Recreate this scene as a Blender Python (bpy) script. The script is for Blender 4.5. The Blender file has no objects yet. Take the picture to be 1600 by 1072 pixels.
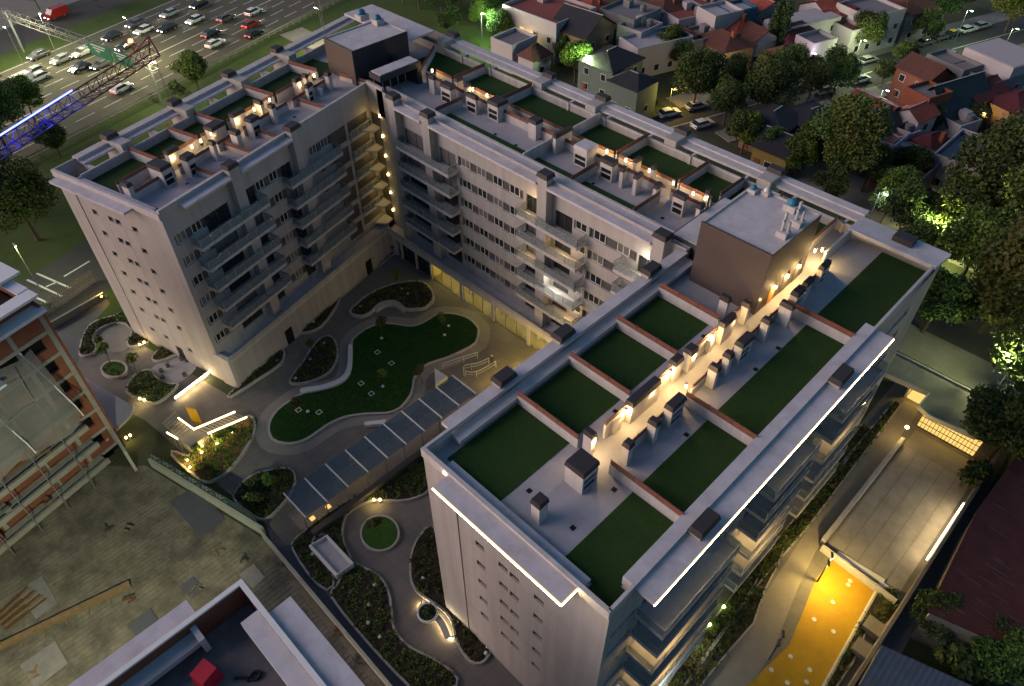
import bpy, math, random
import numpy as np
from mathutils import Matrix, Vector
R = math.radians
random.seed(7)
SC = bpy.context.scene
COL = SC.collection

# ---------------------------------------------------------------- camera
CAM_H, PITCH, YAW, ROLL, FPX = 64.08, 44.50, 45.30, -0.483, 1148.2
_p, _a, _r = R(PITCH), R(YAW), R(ROLL)
FW = np.array([-math.sin(_a) * math.cos(_p), math.cos(_a) * math.cos(_p), -math.sin(_p)])
RT = np.array([math.cos(_a), math.sin(_a), 0.0])
UP = np.cross(RT, FW)
RT, UP = RT * math.cos(_r) + UP * math.sin(_r), UP * math.cos(_r) - RT * math.sin(_r)
cd = bpy.data.cameras.new('camera')
cd.sensor_width = 36.0
cd.lens = FPX / 1600.0 * 36.0
cd.clip_start, cd.clip_end = 0.5, 3000.0
cam = bpy.data.objects.new('camera', cd)
COL.objects.link(cam)
cam.matrix_world = Matrix(((RT[0], UP[0], -FW[0], 0), (RT[1], UP[1], -FW[1], 0), (RT[2], UP[2], -FW[2], CAM_H), (0, 0, 0, 1)))
SC.camera = cam

def at(x, y, z=0.0):
    """photo pixel (1600x1072) met with the level z"""
    d = FW * FPX + RT * (x - 800) - UP * (y - 536)
    t = (z - CAM_H) / d[2]
    return Vector((t * d[0], t * d[1], z))

# ---------------------------------------------------------------- sky, sun, exposure
SUN_EL, SUN_AZ = 19.0, 222.0         # azimuth clockwise from +Y: broad dusk glow behind the camera to the left
w = bpy.data.worlds.new('World'); SC.world = w; w.use_nodes = True
nt = w.node_tree
bg = nt.nodes['Background']
sky = nt.nodes.new('ShaderNodeTexSky'); sky.sky_type = 'NISHITA'; sky.sun_disc = False
sky.sun_elevation = R(2.0); sky.sun_rotation = R(SUN_AZ)
sky.altitude = 30; sky.air_density = 1.0; sky.dust_density = 2.0; sky.ozone_density = 2.6
nt.links.new(sky.outputs[0], bg.inputs[0]); bg.inputs[1].default_value = 0.15
sl = bpy.data.lights.new('sun', 'SUN'); sl.energy = 1.2; sl.angle = R(48); sl.color = (1.0, 0.77, 0.71)
so = bpy.data.objects.new('sun', sl); COL.objects.link(so)
_d = Vector((math.sin(R(SUN_AZ)) * math.cos(R(SUN_EL)), math.cos(R(SUN_AZ)) * math.cos(R(SUN_EL)), math.sin(R(SUN_EL))))
so.rotation_euler = _d.to_track_quat('Z', 'Y').to_euler()
SC.view_settings.view_transform = 'Standard'; SC.view_settings.look = 'None'
SC.view_settings.exposure = 1.5; SC.view_settings.gamma = 1.0
SC.render.engine = 'CYCLES'
SC.cycles.use_denoising = True
SC.cycles.use_adaptive_sampling = True; SC.cycles.adaptive_threshold = 0.02
SC.cycles.max_bounces = 5; SC.cycles.diffuse_bounces = 2; SC.cycles.glossy_bounces = 2
SC.cycles.transmission_bounces = 4; SC.cycles.transparent_max_bounces = 6
SC.cycles.sample_clamp_indirect = 3.0
SC.cycles.caustics_reflective = False; SC.cycles.caustics_refractive = False

# ---------------------------------------------------------------- materials
MATS = {}
def mat(name, c, rough=0.8, var=0.14, scale=1.5, metal=0.0, spec=0.3, stain=0.0, stain_c=(0.05, 0.045, 0.04), stain_scale=0.25,
        bump=0.0, emit=None, estr=0.0, objvar=0.0, joint=0.0, streak=0.0):
    m = bpy.data.materials.new(name); m.use_nodes = True
    n, l = m.node_tree.nodes, m.node_tree.links
    b = n['Principled BSDF']
    b.inputs['Roughness'].default_value = rough; b.inputs['Metallic'].default_value = metal
    b.inputs['Specular IOR Level'].default_value = spec
    b.inputs['Base Color'].default_value = (*c, 1)
    if emit:
        b.inputs['Emission Color'].default_value = (*emit, 1); b.inputs['Emission Strength'].default_value = estr
    if var > 0:
        g = n.new('ShaderNodeNewGeometry')
        t = n.new('ShaderNodeTexNoise'); t.inputs['Scale'].default_value = scale; t.inputs['Detail'].default_value = 7; t.inputs['Roughness'].default_value = 0.65
        l.new(g.outputs['Position'], t.inputs['Vector'])
        mx = n.new('ShaderNodeMix'); mx.data_type = 'RGBA'
        mx.inputs[6].default_value = (*[min(1, v * (1 - 2 * var)) for v in c], 1); mx.inputs[7].default_value = (*[min(1, v * (1 + 2 * var)) for v in c], 1)
        l.new(t.outputs['Fac'], mx.inputs[0]); out = mx.outputs[2]
        if stain > 0:
            t2 = n.new('ShaderNodeTexNoise'); t2.inputs['Scale'].default_value = stain_scale; t2.inputs['Detail'].default_value = 8; t2.inputs['Roughness'].default_value = 0.7
            l.new(g.outputs['Position'], t2.inputs['Vector'])
            rp = n.new('ShaderNodeMapRange'); rp.inputs[1].default_value = 0.45; rp.inputs[2].default_value = 0.72; rp.inputs[3].default_value = 0; rp.inputs[4].default_value = stain
            l.new(t2.outputs['Fac'], rp.inputs[0])
            m2 = n.new('ShaderNodeMix'); m2.data_type = 'RGBA'; m2.inputs[7].default_value = (*stain_c, 1)
            l.new(rp.outputs[0], m2.inputs[0]); l.new(out, m2.inputs[6]); out = m2.outputs[2]
        if streak > 0:                                       # rain streaks: noise drawn out along z
            mp = n.new('ShaderNodeMapping'); mp.inputs['Scale'].default_value = (1.6, 1.6, 0.07); l.new(g.outputs['Position'], mp.inputs[0])
            t3 = n.new('ShaderNodeTexNoise'); t3.inputs['Scale'].default_value = 1.0; t3.inputs['Detail'].default_value = 5; l.new(mp.outputs[0], t3.inputs['Vector'])
            r3 = n.new('ShaderNodeMapRange'); r3.inputs[1].default_value = 0.35; r3.inputs[2].default_value = 0.75; r3.inputs[3].default_value = 1.06; r3.inputs[4].default_value = 1 - streak
            m3 = n.new('ShaderNodeMix'); m3.data_type = 'RGBA'; m3.blend_type = 'MULTIPLY'; m3.inputs[0].default_value = 1
            l.new(t3.outputs['Fac'], r3.inputs[0]); l.new(out, m3.inputs[6]); l.new(r3.outputs[0], m3.inputs[7]); out = m3.outputs[2]
        if joint > 0:                                        # slab joints
            bt = n.new('ShaderNodeTexBrick'); bt.inputs['Scale'].default_value = 1.0; bt.inputs['Brick Width'].default_value = joint; bt.inputs['Row Height'].default_value = joint; bt.offset = 0.0
            bt.inputs['Mortar Size'].default_value = 0.025; bt.inputs['Color1'].default_value = (1, 1, 1, 1); bt.inputs['Color2'].default_value = (0.94, 0.94, 0.94, 1); bt.inputs['Mortar'].default_value = (0.7, 0.7, 0.7, 1)
            l.new(g.outputs['Position'], bt.inputs['Vector']); m4 = n.new('ShaderNodeMix'); m4.data_type = 'RGBA'; m4.blend_type = 'MULTIPLY'; m4.inputs[0].default_value = 1
            l.new(out, m4.inputs[6]); l.new(bt.outputs['Color'], m4.inputs[7]); out = m4.outputs[2]
        if objvar > 0:
            oi = n.new('ShaderNodeObjectInfo'); hs = n.new('ShaderNodeHueSaturation')
            mr = n.new('ShaderNodeMapRange'); mr.inputs[3].default_value = 1 - objvar; mr.inputs[4].default_value = 1 + objvar
            l.new(oi.outputs['Random'], mr.inputs[0]); l.new(mr.outputs[0], hs.inputs['Value'])
            mh = n.new('ShaderNodeMapRange'); mh.inputs[3].default_value = 0.5 - objvar * .06; mh.inputs[4].default_value = 0.5 + objvar * .06
            l.new(oi.outputs['Random'], mh.inputs[0]); l.new(mh.outputs[0], hs.inputs['Hue'])
            l.new(out, hs.inputs['Color']); out = hs.outputs[0]
        l.new(out, b.inputs['Base Color'])
        if bump > 0:
            bn = n.new('ShaderNodeBump'); bn.inputs['Strength'].default_value = bump; bn.inputs['Distance'].default_value = 0.05
            l.new(t.outputs['Fac'], bn.inputs['Height']); l.new(bn.outputs[0], b.inputs['Normal'])
    MATS[name] = m
    return m

def glow(name, c, s):
    m = bpy.data.materials.new(name); m.use_nodes = True
    n, l = m.node_tree.nodes, m.node_tree.links
    n.remove(n['Principled BSDF']); e = n.new('ShaderNodeEmission'); e.inputs[0].default_value = (*c, 1); e.inputs[1].default_value = s
    l.new(e.outputs[0], n['Material Output'].inputs[0]); MATS[name] = m
    return m

def wave(name, c1, c2, scale, axis, rough=0.6, rot=0.0, bump=0.4, var=0.3, metal=0.0):
    """ribbed / tiled / slatted surface too fine to build singly"""
    m = mat(name, c1, rough, var=0, metal=metal)
    n, l = m.node_tree.nodes, m.node_tree.links; b = n['Principled BSDF']
    g = n.new('ShaderNodeNewGeometry'); mp = n.new('ShaderNodeMapping'); mp.inputs['Rotation'].default_value[2] = rot
    l.new(g.outputs['Position'], mp.inputs[0])
    wv = n.new('ShaderNodeTexWave'); wv.bands_direction = axis; wv.inputs['Scale'].default_value = scale; wv.inputs['Distortion'].default_value = 0.4
    l.new(mp.outputs[0], wv.inputs[0])
    t = n.new('ShaderNodeTexNoise'); t.inputs['Scale'].default_value = 0.8; t.inputs['Detail'].default_value = 8; l.new(g.outputs['Position'], t.inputs[0])
    mx = n.new('ShaderNodeMix'); mx.data_type = 'RGBA'; mx.inputs[6].default_value = (*c1, 1); mx.inputs[7].default_value = (*c2, 1)
    l.new(wv.outputs['Fac'], mx.inputs[0])
    m2 = n.new('ShaderNodeMix'); m2.data_type = 'RGBA'; m2.blend_type = 'MULTIPLY'; m2.inputs[0].default_value = 1
    rp = n.new('ShaderNodeMapRange'); rp.inputs[3].default_value = 1 - var; rp.inputs[4].default_value = 1 + var
    l.new(t.outputs['Fac'], rp.inputs[0]); l.new(mx.outputs[2], m2.inputs[6]); l.new(rp.outputs[0], m2.inputs[7])
    l.new(m2.outputs[2], b.inputs['Base Color'])
    bn = n.new('ShaderNodeBump'); bn.inputs['Strength'].default_value = bump; bn.inputs['Distance'].default_value = 0.06
    l.new(wv.outputs['Fac'], bn.inputs['Height']); l.new(bn.outputs[0], b.inputs['Normal'])
    return m

def glass(name, c, alpha, rough=0.05, emit=None, estr=0):
    m = bpy.data.materials.new(name); m.use_nodes = True
    n, l = m.node_tree.nodes, m.node_tree.links
    b = n['Principled BSDF']; b.inputs['Base Color'].default_value = (*c, 1); b.inputs['Roughness'].default_value = rough
    b.inputs['Specular IOR Level'].default_value = 0.6
    tr = n.new('ShaderNodeBsdfTransparent'); tr.inputs[0].default_value = (*[0.6 + 0.4 * v for v in c], 1)
    ms = n.new('ShaderNodeMixShader'); ms.inputs[0].default_value = alpha
    l.new(tr.outputs[0], ms.inputs[1]); l.new(b.outputs[0], ms.inputs[2]); l.new(ms.outputs[0], n['Material Output'].inputs[0])
    MATS[name] = m
    return m

mat('wall', (0.34, 0.325, 0.31), 0.85, 0.05, 0.6, streak=0.15, stain=0.35, stain_c=(0.33, 0.31, 0.29), stain_scale=0.18)
mat('wall_trim', (0.44, 0.42, 0.405), 0.8, 0.08, 1.2, streak=0.14, stain=0.35, stain_c=(0.34, 0.31, 0.31), stain_scale=0.5)
mat('deck', (0.34, 0.325, 0.34), 0.75, 0.08, 0.9, stain=0.5, stain_c=(0.22, 0.21, 0.22), stain_scale=0.35)
mat('roof_white', (0.47, 0.445, 0.46), 0.7, 0.10, 0.8, stain=0.5, stain_c=(0.24, 0.22, 0.225), stain_scale=0.6)
mat('panel_dark', (0.075, 0.07, 0.07), 0.6, 0.10, 2)
mat('clad_brown', (0.075, 0.058, 0.05), 0.7, 0.08, 0.7)
mat('clad_dark', (0.035, 0.036, 0.042), 0.5, 0.08, 0.7)
mat('cap', (0.038, 0.033, 0.035), 0.55, 0.15, 3)
mat('turf', (0.014, 0.043, 0.005), 0.95, 0.25, 3, stain=0.6, stain_c=(0.026, 0.052, 0.009), stain_scale=0.6, bump=0.5)
mat('turf_light', (0.016, 0.055, 0.009), 0.95, 0.22, 9, bump=0.5)
mat('fence_brown', (0.17, 0.072, 0.05), 0.6, 0.2, 1.5)
mat('orange_door', (0.42, 0.16, 0.03), 0.5, 0.1, 2)
mat('frame_white', (0.55, 0.54, 0.52), 0.5, 0.05, 3)
mat('frame_dark', (0.06, 0.06, 0.062), 0.5, 0.1, 3)
mat('pane_dark', (0.018, 0.02, 0.022), 0.12, 0.25, 0.7, spec=0.6)
mat('pane_curtain', (0.13, 0.125, 0.12), 0.35, 0.2, 1.2, spec=0.5)
mat('black', (0.006, 0.006, 0.007), 0.6, 0)
mat('steel', (0.34, 0.35, 0.36), 0.4, 0.08, 3, metal=0.6)
mat('pipe', (0.42, 0.41, 0.40), 0.5, 0.08, 3)
mat('tank_blue', (0.02, 0.14, 0.22), 0.45, 0.1, 3)
mat('white_paint', (0.62, 0.62, 0.60), 0.7, 0.06, 2)
mat('kerb', (0.36, 0.34, 0.31), 0.8, 0.10, 2, stain=0.3, stain_c=(0.2, 0.19, 0.17))
mat('paving', (0.165, 0.15, 0.13), 0.8, 0.12, 0.8, joint=1.5, stain=0.55, stain_c=(0.085, 0.08, 0.075), stain_scale=0.15, bump=0.1)
mat('paving_light', (0.25, 0.225, 0.19), 0.8, 0.10, 1.0, stain=0.4, stain_c=(0.13, 0.12, 0.11), stain_scale=0.2)
mat('paving_blue', (0.085, 0.085, 0.095), 0.7, 0.1, 0.9, stain=0.4, stain_c=(0.055, 0.055, 0.06))
mat('soil', (0.035, 0.028, 0.02), 0.95, 0.35, 2.5, bump=0.6)
mat('soil_brown', (0.13, 0.075, 0.035), 0.95, 0.35, 2.5, bump=0.6)
mat('lawn', (0.027, 0.085, 0.010), 0.95, 0.22, 1.5, stain=0.5, stain_c=(0.022, 0.06, 0.012), stain_scale=0.3, bump=0.6)
mat('verge', (0.042, 0.072, 0.011), 0.95, 0.3, 0.6, stain=0.6, stain_c=(0.03, 0.04, 0.015), stain_scale=0.15, bump=0.6)
mat('ground', (0.05, 0.06, 0.03), 0.95, 0.3, 0.3, stain=0.5, stain_c=(0.05, 0.045, 0.035), stain_scale=0.05)
mat('highway_asphalt', (0.088, 0.08, 0.057), 0.8, 0.12, 0.8, stain=0.5, stain_c=(0.07, 0.066, 0.056), stain_scale=0.06)
mat('asphalt', (0.052, 0.051, 0.047), 0.8, 0.15, 1.2, stain=0.4, stain_c=(0.035, 0.034, 0.032), stain_scale=0.1)
mat('sidewalk', (0.20, 0.19, 0.165), 0.85, 0.15, 1.2, stain=0.5, stain_c=(0.12, 0.11, 0.09))
mat('marking', (0.55, 0.55, 0.5), 0.7, 0.2, 2)
mat('rough_concrete', (0.22, 0.205, 0.18), 0.9, 0.2, 1.2, stain=0.5, stain_c=(0.15, 0.14, 0.11), stain_scale=0.4)
mat('leaf', (0.065, 0.105, 0.02), 0.7, 0.35, 1.3, objvar=0.35)
mat('leaf_dark', (0.038, 0.062, 0.018), 0.7, 0.35, 1.3, objvar=0.35)
mat('leaf_olive', (0.10, 0.10, 0.02), 0.7, 0.35, 1.3, objvar=0.3)
mat('leaf_bright', (0.11, 0.175, 0.022), 0.7, 0.3, 1.3, objvar=0.25)
mat('bark', (0.075, 0.055, 0.04), 0.95, 0.3, 4)
mat('pebble', (0.42, 0.41, 0.39), 0.9, 0.25, 12)
mat('yellow_court', (0.44, 0.255, 0.010), 0.75, 0.10, 0.9, stain=0.5, stain_c=(0.30, 0.17, 0.02), stain_scale=0.5)
glow('lamp_warm', (1.0, 0.66, 0.24), 14.0)
glow('led', (1.0, 0.78, 0.44), 16.0); glow('led_soft', (1.0, 0.74, 0.36), 3.0)
glow('lamp_white', (0.85, 0.95, 1.0), 16.0)
glow('lamp_amber', (1.0, 0.6, 0.12), 14.0)
glow('lamp_green', (0.75, 1.0, 0.2), 12.0)
glow('lamp_red', (1.0, 0.05, 0.02), 14.0)
glow('led_blue', (0.08, 0.10, 1.0), 4.0)
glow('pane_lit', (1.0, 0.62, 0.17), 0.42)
glass('glass_rail', (0.40, 0.47, 0.48), 0.22)
glass('glass_roof', (0.12, 0.20, 0.26), 0.26, 0.08)
glass('glass_shop', (0.2, 0.22, 0.22), 0.15)
glass('netting', (0.26, 0.26, 0.23), 0.45, 0.9)

# ---------------------------------------------------------------- mesh helpers
class MB:
    def __init__(s): s.v, s.f, s.m, s.cur = [], [], [], 0
    def poly(s, pts):
        i = len(s.v); s.v += [tuple(p) for p in pts]; s.f.append(tuple(range(i, i + len(pts)))); s.m.append(s.cur); return s
    def hexa(s, p):
        i = len(s.v); s.v += [tuple(q) for q in p]
        for f in ((0, 3, 2, 1), (4, 5, 6, 7), (0, 1, 5, 4), (1, 2, 6, 5), (2, 3, 7, 6), (3, 0, 4, 7)):
            s.f.append(tuple(i + k for k in f)); s.m.append(s.cur)
        return s
    def box(s, x0, y0, z0, x1, y1, z1):
        if x1 < x0: x0, x1 = x1, x0
        if y1 < y0: y0, y1 = y1, y0
        return s.hexa([(x0, y0, z0), (x1, y0, z0), (x1, y1, z0), (x0, y1, z0), (x0, y0, z1), (x1, y0, z1), (x1, y1, z1), (x0, y1, z1)])
    def bar(s, a, b, t=0.1, h=None):
        a, b = Vector(a), Vector(b); d = (b - a).normalized(); h = h or t
        u = Vector((0, 0, 1)) if abs(d.z) < 0.95 else Vector((1, 0, 0))
        e = d.cross(u).normalized() * t / 2; g = e.cross(d).normalized() * h / 2
        return s.hexa([a - e - g, a + e - g, b + e - g, b - e - g, a - e + g, a + e + g, b + e + g, b - e + g])
    def prism(s, pts, z0, z1, top=None, bottom=True):
        n = len(pts); area = sum(pts[i][0] * pts[(i + 1) % n][1] - pts[(i + 1) % n][0] * pts[i][1] for i in range(n))
        if area < 0: pts = pts[::-1]
        i = len(s.v); s.v += [(p[0], p[1], z0) for p in pts] + [(p[0], p[1], z1) for p in pts]
        for k in range(n):
            j = (k + 1) % n; s.f.append((i + k, i + j, i + n + j, i + n + k)); s.m.append(s.cur)
        s.f.append(tuple(range(i + n, i + 2 * n))); s.m.append(s.cur if top is None else top)
        if bottom: s.f.append(tuple(range(i + n - 1, i - 1, -1))); s.m.append(s.cur)
        return s
    def tube(s, path, r, n=8, r2=None, cap=True):
        path = [Vector(p) for p in path]; k = len(path); i0 = len(s.v)
        for j, p in enumerate(path):
            d = (path[min(j + 1, k - 1)] - path[max(j - 1, 0)]).normalized()
            u = Vector((0, 0, 1)) if abs(d.z) < 0.9 else Vector((1, 0, 0))
            e = d.cross(u).normalized(); g = e.cross(d)
            rr = r if r2 is None else r + (r2 - r) * j / max(1, k - 1)
            s.v += [tuple(p + (e * math.cos(2 * math.pi * q / n) + g * math.sin(2 * math.pi * q / n)) * rr) for q in range(n)]
        for j in range(k - 1):
            for q in range(n):
                a, b = i0 + j * n + q, i0 + j * n + (q + 1) % n
                s.f.append((a, b, b + n, a + n)); s.m.append(s.cur)
        if cap:
            s.f.append(tuple(i0 + q for q in range(n))); s.m.append(s.cur)
            s.f.append(tuple(i0 + (k - 1) * n + q for q in reversed(range(n)))); s.m.append(s.cur)
        return s
    def dome(s, c, rx, ry, rz, n=12, k=5):
        i0 = len(s.v)
        for j in range(k):
            a = math.pi / 2 * j / k
            s.v += [(c[0] + rx * math.cos(a) * math.cos(2 * math.pi * q / n), c[1] + ry * math.cos(a) * math.sin(2 * math.pi * q / n), c[2] + rz * math.sin(a)) for q in range(n)]
        s.v.append((c[0], c[1], c[2] + rz)); t = len(s.v) - 1
        for j in range(k - 1):
            for q in range(n):
                a, b = i0 + j * n + q, i0 + j * n + (q + 1) % n; s.f.append((a, b, b + n, a + n)); s.m.append(s.cur)
        for q in range(n): s.f.append((i0 + (k - 1) * n + q, i0 + (k - 1) * n + (q + 1) % n, t)); s.m.append(s.cur)
        return s
    def mesh(s, name, mats, smooth=False):
        me = bpy.data.meshes.new(name); me.from_pydata(s.v, [], s.f)
        for m in (mats if isinstance(mats, (list, tuple)) else [mats]): me.materials.append(MATS[m])
        if len(me.materials) > 1: me.polygons.foreach_set('material_index', s.m)
        if smooth: me.polygons.foreach_set('use_smooth', [True] * len(me.polygons))
        me.update()
        return me

WM = {}
def ob(name, data, mats=None, parent=None, loc=(0, 0, 0), rz=0.0, label=None, cat=None, group=None, kind=None, rot=None, local=False, smooth=False):
    """link one mesh (or Empty when data is None); loc/rz are world unless local"""
    me = data.mesh(name, mats, smooth) if isinstance(data, MB) else data
    o = bpy.data.objects.new(name, me); COL.objects.link(o)
    o.location = loc; o.rotation_euler = rot if rot else (0, 0, rz)
    M = Matrix.Translation(Vector(loc)) @ o.rotation_euler.to_matrix().to_4x4()
    if parent is not None:
        o.parent = parent
        if not local: o.matrix_parent_inverse = WM[parent.name].inverted()
        else: M = WM[parent.name] @ M
    WM[o.name] = M
    if label: o['label'] = label
    if cat: o['category'] = cat
    if group: o['group'] = group
    if kind: o['kind'] = kind
    return o
def thing(name, label, cat, loc, rz=0.0, group=None):
    return ob(name, None, loc=loc, rz=rz, label=label, cat=cat, group=group)
def kids(o): return [c for c in COL.objects if c.parent is o]
def clone(root, loc, rz, label=None, group=None, swap=None, tree=None):
    """copy a thing with its parts and sub-parts (local child transforms)"""
    tree = tree or TREE[root.name]
    c = root.copy(); COL.objects.link(c); c.location = loc; c.rotation_euler = (0, 0, rz)
    WM[c.name] = Matrix.Translation(Vector(loc)) @ Matrix.Rotation(rz, 4, 'Z')
    if label: c['label'] = label
    if group: c['group'] = group
    for ch, subs in tree:
        d = ch.copy(); COL.objects.link(d); d.parent = c
        if swap and ch.name in swap: d.data = swap[ch.name]
        for sub in subs:
            e = sub.copy(); COL.objects.link(e); e.parent = d
    return c
TREE = {}
def lamp(kind, loc, energy, color, size=0.1, parent=None, spot=None, aim=None, blend=0.6):
    l = bpy.data.lights.new('lamp_light', kind); l.energy = energy; l.color = color
    if kind == 'SPOT': l.spot_size = R(spot); l.spot_blend = blend
    l.shadow_soft_size = size
    o = bpy.data.objects.new('lamp_light', l); COL.objects.link(o); o.location = loc
    if aim is not None: o.rotation_euler = (Vector(loc) - Vector(aim)).to_track_quat('Z', 'Y').to_euler()
    if parent is not None:
        o.parent = parent; o.matrix_parent_inverse = WM[parent.name].inverted()
    return o
WARM, AMBER, WHITE, LIME = (1.0, 0.66, 0.26), (1.0, 0.66, 0.16), (0.85, 0.95, 1.0), (0.85, 1.0, 0.25)
def px(ox, oy, s, pts, z=0.0): return [at(ox + a / s, oy + b / s, z) for a, b in pts]
# ================================================================ the apartment building
ZP, ZR, ZT = 4.4, 22.6, 23.87       # podium terrace, roof terrace, parapet top
FL = [18.75 - 2.75 * k for k in range(6)]
AO, AR = Vector((-65.53, 17.58)), R(14.5)
AX, AY = Vector((math.cos(AR), math.sin(AR))), Vector((-math.sin(AR), math.cos(AR)))
def aw(u, v, z=0.0): p = AO + AX * u + AY * v; return Vector((p.x, p.y, z))
def al(p): q = Vector((p.x, p.y)) - AO; return q.dot(AX), q.dot(AY)
BLD = thing('apartment_building', 'pale three-winged apartment building with green roof terraces around a garden court', 'building', (-45, 45, 0))

mat('joint', (0.27, 0.25, 0.235), 0.9, 0.05, 1)
glow('led_halo', (1.0, 0.66, 0.25), 0.5)  # faint emission for a painted glow around the roof light strips
class Face:
    """vertical wall plane: s runs along it, d outwards; local frame x = s, y = -d"""
    def __init__(s, ox, oy, th): s.o, s.th = Vector((ox, oy, 0)), th
    def part(s, name, mb, mats, parent=BLD, s0=0.0, z=0.0, d=0.0, **k):
        c, n = math.cos(s.th), math.sin(s.th)
        return ob(name, mb, mats, parent, (s.o.x + c * s0 + n * d, s.o.y + n * s0 - c * d, z), s.th, **k)
FB = Face(0, 48.0, 0.0)                                   # spine, court side (s = x)
FBN = Face(0, 62.5, math.pi)                              # spine, street side (s = -x)
FC = Face(0, 17.35, 0.0)                                  # front wing, gable (s = x)
FCE = Face(-9.67, 0, math.pi / 2)                         # front wing, outer side (s = y)
FCW = Face(-26.29, 0, -math.pi / 2)                       # front wing, court side (s = -y)
FA = Face(AO.x, AO.y, AR + math.pi / 2)                   # highway wing, court side (s = v)
FAE = Face(AO.x, AO.y, AR)                                # highway wing, gable (s = u)
_q = aw(-13.2, 0); FAW = Face(_q.x, _q.y, AR - math.pi / 2)   # highway wing, highway side (s = -v)

# core: one solid with the terrace deck on top
IN = 0.25
A_in, A_out = aw(-IN, IN), aw(-13.2 + IN, IN)
cx = aw(-IN, 31.6); ox_ = aw(-13.2 + IN, 48.5)
core = [(A_in.x, A_in.y), (-73.6, 48 + IN), (-26.29 + IN, 48 + IN), (-26.29 + IN, 17.35 + IN), (-9.67 - IN, 17.35 + IN), (-9.67 - IN, 62.5 - IN),
        (-91.5, 62.5 - IN), (ox_.x, ox_.y), (A_out.x, A_out.y)]
ob('storey_core', MB().prism(core, 3.55, ZR, top=1), ['panel_dark', 'deck'], BLD)

WIN = {}
def win_mesh(w, h, n):
    k = (round(w, 2), round(h, 2), n)
    if k not in WIN:
        f = MB(); t = 0.07
        f.box(-w / 2, -0.09, -h / 2, w / 2, 0, -h / 2 + t); f.box(-w / 2, -0.09, h / 2 - t, w / 2, 0, h / 2)
        for i in range(n + 1):
            x = -w / 2 + t / 2 + (w - t) * i / n
            f.box(x - t / 2, -0.09, -h / 2 + t, x + t / 2, 0, h / 2 - t)
        p = MB().box(-w / 2 + t, -0.05, -h / 2 + t, w / 2 - t, -0.01, h / 2 - t)
        WIN[k] = (f.mesh('window', 'frame_white'), f.mesh('window', 'frame_dark'), {m: p.mesh('pane', m) for m in ('pane_dark', 'pane_curtain', 'pane_lit')})
    return WIN[k]
def window(face, s, z, w, h, n=2, d=-IN + 0.012, dark=False, pane=None):
    fw, fd, pm = win_mesh(w, h, n)
    o = face.part('window', fd if dark else fw, None, BLD, s, z, d)
    r = random.random()
    pane = pane or ('pane_curtain' if r < 0.3 else 'pane_dark')
    c, nn = math.cos(face.th), math.sin(face.th)
    ob('pane', pm[pane], None, o, o.location, face.th)
    return o
def skin(face, s0, s1, z0, z1, ops, name='facade', depth=IN, m='wall'):
    """wall face with real openings and reveals; ops = (s0, s1, z0, z1)"""
    mb = MB(); P = lambda s, d, z: (s, -d, z)
    us = sorted({s0, s1, *[v for o in ops for v in o[:2] if s0 < v < s1]}); zs = sorted({z0, z1, *[v for o in ops for v in o[2:4] if z0 < v < z1]})
    for i in range(len(us) - 1):
        run = None
        for j in range(len(zs) - 1):
            a, b, c, d = us[i], us[i + 1], zs[j], zs[j + 1]
            if any(o[0] < (a + b) / 2 < o[1] and o[2] < (c + d) / 2 < o[3] for o in ops):
                if run: mb.poly([P(a, 0, run[0]), P(b, 0, run[0]), P(b, 0, run[1]), P(a, 0, run[1])]); run = None
            else: run = (run[0], d) if run else (c, d)
        if run: mb.poly([P(a, 0, run[0]), P(b, 0, run[0]), P(b, 0, run[1]), P(a, 0, run[1])])
    for a, b, c, d in ops:
        for q in ([(a, c), (b, c)], [(b, c), (b, d)], [(b, d), (a, d)], [(a, d), (a, c)]):
            mb.poly([P(q[0][0], 0, q[0][1]), P(q[1][0], 0, q[1][1]), P(q[1][0], -depth, q[1][1]), P(q[0][0], -depth, q[0][1])])
    return face.part(name, mb, m)
def ribbon(face, a, b, z0, z1, w, n=2, pn=0.8, p_lit=0.0):
    """a run of windows with dark panels between"""
    k = max(1, int((b - a + pn) / (w + pn))); gap = (b - a - k * w) / k
    for i in range(k):
        window(face, a + gap * 0.35 + w / 2 + i * (w + gap), (z0 + z1) / 2, w, z1 - z0 - 0.04, n, pane='pane_lit' if random.random() < p_lit else None)

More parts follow.
